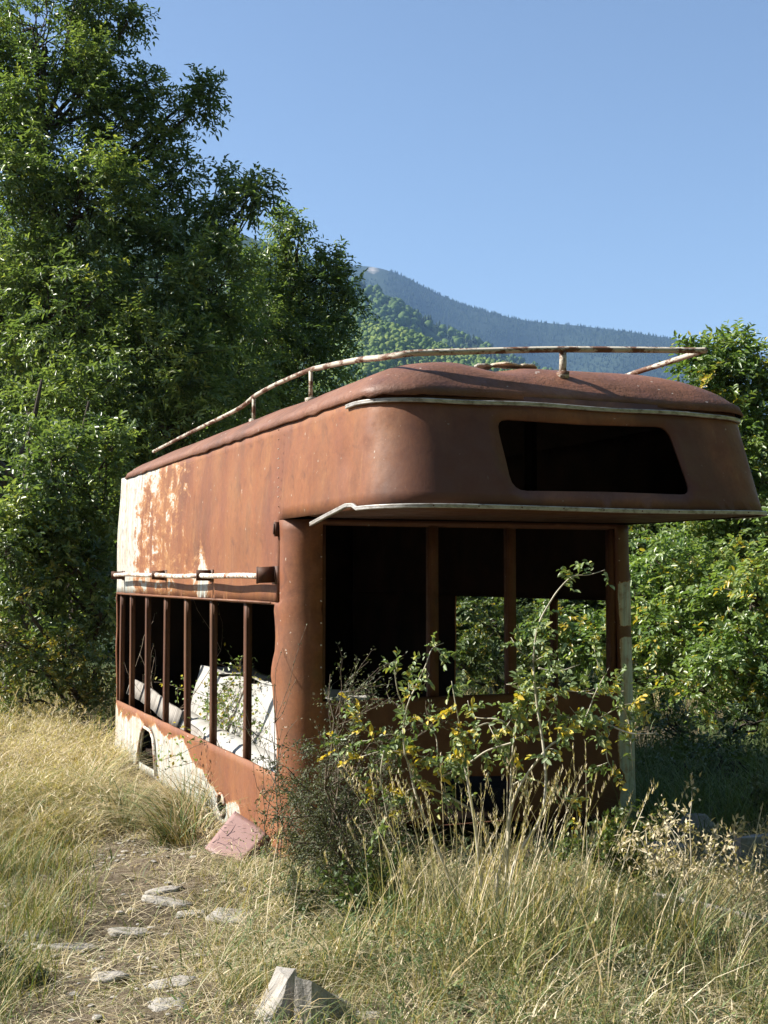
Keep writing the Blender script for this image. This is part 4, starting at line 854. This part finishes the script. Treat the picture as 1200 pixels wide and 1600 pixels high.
# ------------------------------------------------------------------ rose bush
D0 = 5.2
rose = empty('dog_rose', (.62, D0, 0)); tag(rose, 'dog rose bush with arching canes and yellowing leaves in front of the trailer', 'rose bush')
RB = np.array(rose.location)
q4 = lambda *pts: [(480+x/2, 800+y/2) for x, y in pts]
canes = [q4((610, 1330), (640, 1100), (720, 960), (740, 860), (735, 740), (715, 600), (705, 470), (720, 360), (755, 290), (790, 240), (830, 205), (880, 200), (930, 185)),
    q4((600, 1330), (590, 1150), (625, 1000), (635, 800), (645, 690), (665, 600), (690, 560), (620, 540)),
    q4((560, 1330), (530, 1050), (510, 900), (485, 760), (480, 700), (462, 600), (450, 530)),
    q4((520, 1330), (420, 1080), (345, 900), (305, 760), (240, 745), (195, 690), (160, 650)),
    q4((305, 760), (300, 680), (315, 600), (340, 545), (370, 480), (390, 430), (425, 412)), q4((312, 620), (285, 570), (272, 495)),
    q4((600, 1330), (620, 1100), (640, 900), (735, 750), (800, 700), (860, 650), (900, 560), (940, 488)),
    q4((800, 700), (850, 665), (920, 700), (935, 780), (990, 862)), q4((735, 600), (800, 640), (900, 645), (980, 605), (1050, 600)), q4((900, 645), (1000, 690), (1090, 690)), q4((980, 605), (1000, 660), (1010, 800)),
    q4((640, 720), (560, 745), (480, 790), (380, 768), (250, 745), (120, 770), (70, 700)), q4((480, 700), (560, 660), (600, 690), (640, 640)), q4((705, 600), (760, 590), (800, 560), (900, 570), (990, 560)),
    q4((720, 490), (780, 500), (850, 478)), q4((480, 790), (410, 820), (400, 700), (330, 640)), q4((600, 1330), (560, 1000), (430, 880), (330, 860), (290, 900)), q4((240, 745), (230, 830), (250, 950)), q4((640, 850), (690, 830), (770, 870), (830, 960)), q4((645, 690), (600, 650), (520, 640), (500, 590))]
mb = MB(); LO, LDr, LT = [], [], []
for ci, c in enumerate(canes):
    dd = D0+rng.normal(0, .10); dz = np.cumsum(rng.normal(0, .02, len(c)))
    P = bez([px(x, y, dd+z) for (x, y), z in zip(c, dz)], 6)-RB; base = c[0][1] > 1400; r0 = .0075 if base else .0045
    mb.tube(P, np.linspace(r0, .0014, len(P)), 5)
    seg = np.linalg.norm(np.diff(P, axis=0), axis=1); L = seg.sum(); t = rng.uniform(.42 if base else .08, 1, int(L*(46 if base else 62)))
    ii = np.clip((t*(len(P)-1)).astype(int), 0, len(P)-2)
    for i, tt in zip(ii, t):
        if P[i][2] > 1.25 and rng.random() < .45 or rng.random() < .57: continue
        o = P[i]+(P[i+1]-P[i])*rng.random(); dr = norm(rng.normal(0, 1, 3)+[0, -.2, .3]); LO.append(o); LDr.append(dr); LT.append(tt)
        if rng.random() < .22 and P[i][2] < 1.2:
            e = o+dr*rng.uniform(.05, .14); mb.tube([o, (o+e)/2+rng.normal(0, .008, 3), e], [.0018, .0015, .001], 4)
            for _ in range(3): LO.append(o+(e-o)*rng.uniform(.4, 1)); LDr.append(norm(dr+rng.normal(0, .8, 3))); LT.append(tt)
mb.build('canes', MAT['cane'], rose, smooth=True)
O = np.array(LO); Dr = np.array(LDr); P, LD, N, L, si = sprays(O, Dr, 7, .065, .028, .3, .5)
yl_ = (rng.random(len(O)) < .24) & (O[:, 2] < 1.0); tint = np.where(yl_[si] & (rng.random(len(P)) < .8), rng.uniform(.75, 1, len(P)), rng.normal(.42, .16, len(P)))
leaves('leaves', P, LD, N, L, L*.56, tint, MAT['rose_leaf'], rose)

# thorny, nearly leafless shrub left of the rose
def shrub(name, label, cat, base, ends, twig_mat, leaf_mat, lv=3, r0=.008, leafn=2, leaf=.014, group=None, spread=.45, tint0=.4, nk=6, down=.0, aspect=.45):
    root = empty(name, base); tag(root, label, cat, group); B = np.array(base, float); mb = MB(); tips = []
    def grow(p, d, L, r, l):
        k = 5; P = [p]; dd = d.copy()
        for i in range(k): dd = norm(dd+rng.normal(0, .16, 3)+[0, 0, -down]); P.append(P[-1]+dd*L/k)
        P = np.array(P); mb.tube(P, np.linspace(r, r*.5, k+1), 4 if l > 1 else 3, False)
        for i in range(1, k+1): tips.append((P[i], dd))
        if l:
            for q in range(rng.integers(nk-2, nk+2)):
                i = rng.integers(1, k+1); grow(P[i], norm(dd+rng.normal(0, spread, 3)*1.6), L*rng.uniform(.35, .65), r*.5, l-1)
    for e in ends: e = np.array(e)-B; L = np.linalg.norm(e); grow(rng.normal(0, .015, 3)*[1, 1, 0], e/L, L*.8, r0, lv)
    mb.build('twigs', MAT[twig_mat], root)
    O = np.array([t[0] for t in tips]); Dr = np.array([t[1] for t in tips]); O = np.repeat(O, leafn, 0); Dr = np.repeat(Dr, leafn, 0)
    n = len(O); leaves('leaves', O+rng.normal(0, leaf*.5, (n, 3)), norm(Dr+rng.normal(0, .7, (n, 3))), norm(rng.normal(0, .6, (n, 3))+[0, 0, .8]), leaf*rng.uniform(.6, 1.3, n), leaf*aspect*rng.uniform(.7, 1.2, n), rng.normal(tint0, .22, n), MAT[leaf_mat], root, simple=True)
    return root
b = px(575, 1450, 5.65); b[2] = 0
e = [px(x, y, 5.65+dz) for x, y, dz in ((400, 1110, .1), (440, 1180, 0), (445, 1225, -.05), (450, 1200, .1), (470, 1265, 0), (410, 1150, .1), (490, 1300, .1), (450, 1290, -.1), (470, 1220, -.1), (530, 1310, 0), (425, 1240, .1))]
shrub('thorny_shrub', 'dark twiggy thorny shrub in front of the rusty corner column', 'shrub', b, e, 'dark_twig', 'dull_leaf', 3, .008, 2, .016, None, .36, .5, 6, .02)
b = px(440, 1330, 6.3); b[2] = 0
shrub('thin_sapling', 'thin nearly leafless sapling standing before the last left window by the column', 'shrub', b, [px(402, 1000, 6.3), px(420, 1080, 6.35), px(392, 1110, 6.3)], 'dark_twig', 'dull_leaf', 1, .004, 3, .012, None, .25, .5, 6)
b = px(575, 1500, 5.3); b[2] = 0
shrub('leafy_undergrowth', 'low green leafy undergrowth between the thorny shrub and the rose', 'shrub', b, [px(x, y, 5.3) for x, y in ((520, 1370), (560, 1350), (610, 1390), (640, 1370), (490, 1380), (590, 1345))], 'dark_twig', 'leaf_bramble', 2, .005, 3, .028, None, .6, .35, 5, .0, .6)
b = px(985, 1400, 5.9); b[2] = 0
shrub('leafy_clump', 'small green leafy clump at the foot of the right corner post', 'plant', b, [px(x, y, 5.9) for x, y in ((935, 1290), (965, 1262), (1000, 1270), (1020, 1300), (950, 1330), (985, 1300))], 'twig', 'leaf_bramble', 2, .004, 3, .032, None, .5, .55, 5, .0, .6)
for i, (xb, ends, lb) in enumerate(((1080, ((1085, 1215), (1050, 1265), (1115, 1255), (1070, 1300), (1100, 1290)), 'tallest dry papery weed right of the trailer corner'), (1045, ((1025, 1270), (1050, 1255), (1040, 1310)), 'smaller dry papery weed nearest the trailer corner'), (1150, ((1135, 1290), (1160, 1280), (1185, 1310), (1150, 1330)), 'dry papery weed standing closest to the right edge'))):
    b = px(xb, 1400, 5.55); b[2] = 0
    shrub('dry_weed', lb, 'weed', b, [px(x, y, 5.55) for x, y in ends], 'cane', 'dry_leaf', 2, .0045, 2, .030, 'dry weeds right of the trailer', .3, .75, 3, 0, .42)
b = px(1185, 1380, 7.2); b[2] = 0
shrub('grey_weed', 'grey brown leafy weed in the shade at the right edge', 'weed', b, [px(x, y, 7.2) for x, y in ((1160, 1240), (1190, 1230), (1215, 1260), (1170, 1280))], 'twig', 'dull_leaf', 2, .005, 3, .03, None, .5, .6, 4, 0, .5)
b = px(690, 1610, 4.35); b[2] = 0
shrub('green_thistle', 'small green thistle standing in the foreground grass', 'plant', b, [px(x, y, 4.35) for x, y in ((700, 1525), (722, 1532), (690, 1560))], 'cane', 'dull_leaf', 1, .005, 5, .03, None, .3, .85, 4, 0, .35)
b = px(1000, 1560, 4.6); b[2] = 0
shrub('green_herb', 'feathery green herb in the grass near the lower right corner', 'plant', b, [px(x, y, 4.6) for x, y in ((985, 1440), (1010, 1460), (960, 1480), (1030, 1490))], 'cane', 'dull_leaf', 2, .003, 3, .018, None, .4, .8, 4, 0, .35)
b = px(800, 1560, 4.7); b[2] = 0
shrub('green_herb', 'feathery grey green herb in the grass below the dog rose', 'plant', b, [px(x, y, 4.7) for x, y in ((790, 1450), (760, 1470), (830, 1460), (850, 1490))], 'cane', 'dull_leaf', 2, .003, 3, .018, None, .4, .7, 4, 0, .35)
b = px(30, 1590, 4.6); b[2] = 0
shrub('dark_bramble', 'dark twiggy bramble in the lower left corner', 'shrub', b, [px(x, y, 4.6) for x, y in ((-20, 1450), (40, 1480), (90, 1510), (0, 1510), (110, 1550))], 'dark_twig', 'dull_leaf', 2, .0035, 2, .016, None, .6, .55, 5, 0, .5)
b = px(200, 1150, 10.4); b[2] = 0
# vine growing inside, over the crumpled cabinet
b = vw((.36, 2.5, .12))
shrub('climbing_vine', 'leafy vine scrambling over the white cabinet inside the trailer', 'vine', b, [vw(p) for p in ((.30, 2.75, .62), (.34, 2.2, .72), (.32, 1.6, .66), (.30, 3.0, .50), (.36, 1.9, .60), (.34, 1.2, .55), (.3, 1.3, .35))], 'twig', 'leaf_lite', 2, .005, 1, .032, None, .6, .7, 7, .0, .6)
b = vw((.2, 3.9, .1))
shrub('bare_briar', 'bare arching briar stems inside the trailer at its rear', 'shrub', b, [vw(p) for p in ((.05, 3.9, .9), (.2, 2.9, .8), (-.1, 4.2, .75), (.2, 1.8, .95))], 'twig', 'dull_leaf', 1, .005, 1, .02, None, .5, .5, 4)

# ------------------------------------------------------------------ stones
def gpt(x, y): t = 1.459/((y-902)/2000.); return ((x-600)/2000*t, t)
ST = [(262, 1398, .20, .13, .3, 'flat pale slate farthest up the path'), (272, 1413, .30, .09, -.2, 'long thin pale slate across the path just below the farthest one'), (300, 1424, .17, .12, .6, 'tilted grey slate at the right of the path'), (205, 1449, .22, .16, .1, 'broad whitish slate in the middle of the path'), 
      (120, 1477, .24, .10, .2, 'narrow dark-edged slate on the left of the path'), (172, 1536, .20, .13, -.1, 'small tan slab alone near the bottom of the path'), (68, 1462, .18, .11, .5, 'pale slate at the far left of the path'), 
      (380, 1432, .30, .22, .3, 'wide pale slab sunk in the grass right of the path'), (268, 1590, .16, .12, .2, 'pale stone at the bottom edge of the path'), (470, 1470, .07, .05, .9, 'small white stone in the grass above the bottom rock'), (12, 1424, .07, .05, .2, 'small white stone at the left edge'), (270, 1550, .2, .1, .4, 'thin slate covered by straw near the bottom')]
for i, (x, y, a, b_, rz, lb) in enumerate(ST):
    X, Y = gpt(x, y); slab('flat_stone', lb, 'stone', (X, Y, float(gh(X, Y))-.001), (a*.85, b_*.85, rng.uniform(.018, .03)), rz, (rng.normal(0, .10), rng.normal(0, .10)), 'stone', 'flat stones on the path')
# pebbles: many tiny chips on the path
n = 420; x = rng.normal(-1.0, .5, n); y = rng.uniform(4.0, 8.5, n); x -= .12*(y-4.5); V0, F0 = ICO; s = rng.uniform(.004, .016, n)
V = V0[None]*s[:, None, None]*np.stack([rng.uniform(.8, 1.6, n), rng.uniform(.8, 1.6, n), rng.uniform(.25, .5, n)], -1)[:, None]+np.stack([x, y, gh(x, y)+.006], -1)[:, None]
tag(np_mesh('gravel', V.reshape(-1, 3), (F0[None]+(np.arange(n)*len(V0))[:, None, None]).reshape(-1, 3), MAT['stone']), 'small stone chips scattered along the path', 'gravel', kind='stuff')
def rock(name, label, verts, loc, mat, group=None, rz=0):
    """angular rock: convex hull of corner points, bevelled and roughened"""
    import bmesh
    bm = bmesh.new()
    for v in verts: bm.verts.new(v)
    r = bmesh.ops.convex_hull(bm, input=bm.verts); bmesh.ops.delete(bm, geom=[g for g in set(r['geom_interior']+r['geom_unused']) if isinstance(g, bmesh.types.BMVert)], context='VERTS')
    bmesh.ops.triangulate(bm, faces=bm.faces); bmesh.ops.subdivide_edges(bm, edges=bm.edges, cuts=4, use_grid_fill=True)
    bm.normal_update()
    for v in bm.verts: p = v.co*9; v.co += v.normal*(.009*noise.noise(p)+.006*noise.noise(p*3))
    me = bpy.data.meshes.new(name); bm.to_mesh(me); bm.free(); o = link_mesh(name, me, MAT[mat]); o.location = loc; o.rotation_euler = (0, 0, rz)
    return tag(o, label, 'rock', group)
X, Y = gpt(480, 1600)
rock('bottom_rock', 'pale angular rock slab standing on edge at the bottom of the view', [tuple(1.6*q for q in v) for v in [(-.015, -.05, -.05), (.022, -.06, -.05), (-.012, .0, .125), (.02, -.005, .118), (.15, .13, -.05), (.11, .17, -.05), (.15, .13, -.01), (.11, .16, .01)]], (X-.012, Y-.02, -.02), 'stone')
rock('low_rock', 'low crumbly pale rock lying against the left of the standing slab', [tuple(1.5*q for q in v) for v in [(-.12, -.10, -.05), (.0, -.07, -.05), (-.005, .06, .13), (-.05, .08, .125), (-.10, .02, .03), (-.12, .12, -.05), (.03, .13, -.05), (-.03, -.03, .08), (-.02, .0, .12)]], (X-.03, Y+.01, -.02), 'stone')
rock('low_rock', 'whitish crumbled rock lying right of the standing slab', [(-.08, -.1, -.03), (.10, -.1, -.03), (.06, .06, .03), (-.05, .08, .035), (.12, .1, -.03), (-.1, .12, -.03)], (X+.17, Y+.03, .0), 'stone')
X, Y = 1.66, 6.9
rock('round_boulder', 'rounded brown boulder in the shade behind the dry weeds', [(math.cos(a)*.13*c, math.sin(a)*.12*c, z) for z, c in ((-.05, .9), (.05, 1.0), (.12, .8), (.17, .4)) for a in np.linspace(0, 6.28, 9)], (X, Y, .02), 'stone_dark')
rock('grey_block', 'bluish grey block lying beside the boulder behind the dry weeds', [(x, y, z) for x in (-.10, .11) for y in (-.08, .09) for z in (-.05, .10)], (1.42, 6.55, .0), 'stone_dark', rz=.5)
rock('grey_block', 'pale grey slab leaning at the right edge behind the dry weeds', [(x, y, z) for x in (-.16, .16) for y in (-.03, .04) for z in (-.05, .17)], (1.90, 6.45, .0), 'stone_dark', rz=.3)
board('fallen_branch', 'thin fallen branch lying in the grass at the lower right', 'branch', (1.15, 5.55, .10), (1.75, 5.05, .06), .022, .02, 'wood', 0, False)

# ------------------------------------------------------------------ haze
mb = MB(); mb.box((-4200, -3100, -6), (4200, 4200, 765)); hz = mb.build('haze', None) if False else None
m = bpy.data.materials.new('air'); m.use_nodes = True; nt = m.node_tree; nt.nodes.remove(nt.nodes['Principled BSDF'])
pv = nt.nodes.new('ShaderNodeVolumePrincipled'); pv.inputs['Color'].default_value = (.34, .59, 1, 1); pv.inputs['Density'].default_value = .00012; pv.inputs['Anisotropy'].default_value = .1
nt.links.new(pv.outputs[0], nt.nodes['Material Output'].inputs['Volume'])
h = mb.build('haze', m); tag(h, kind='stuff', label='thin blue summer haze over the whole valley', cat='haze')
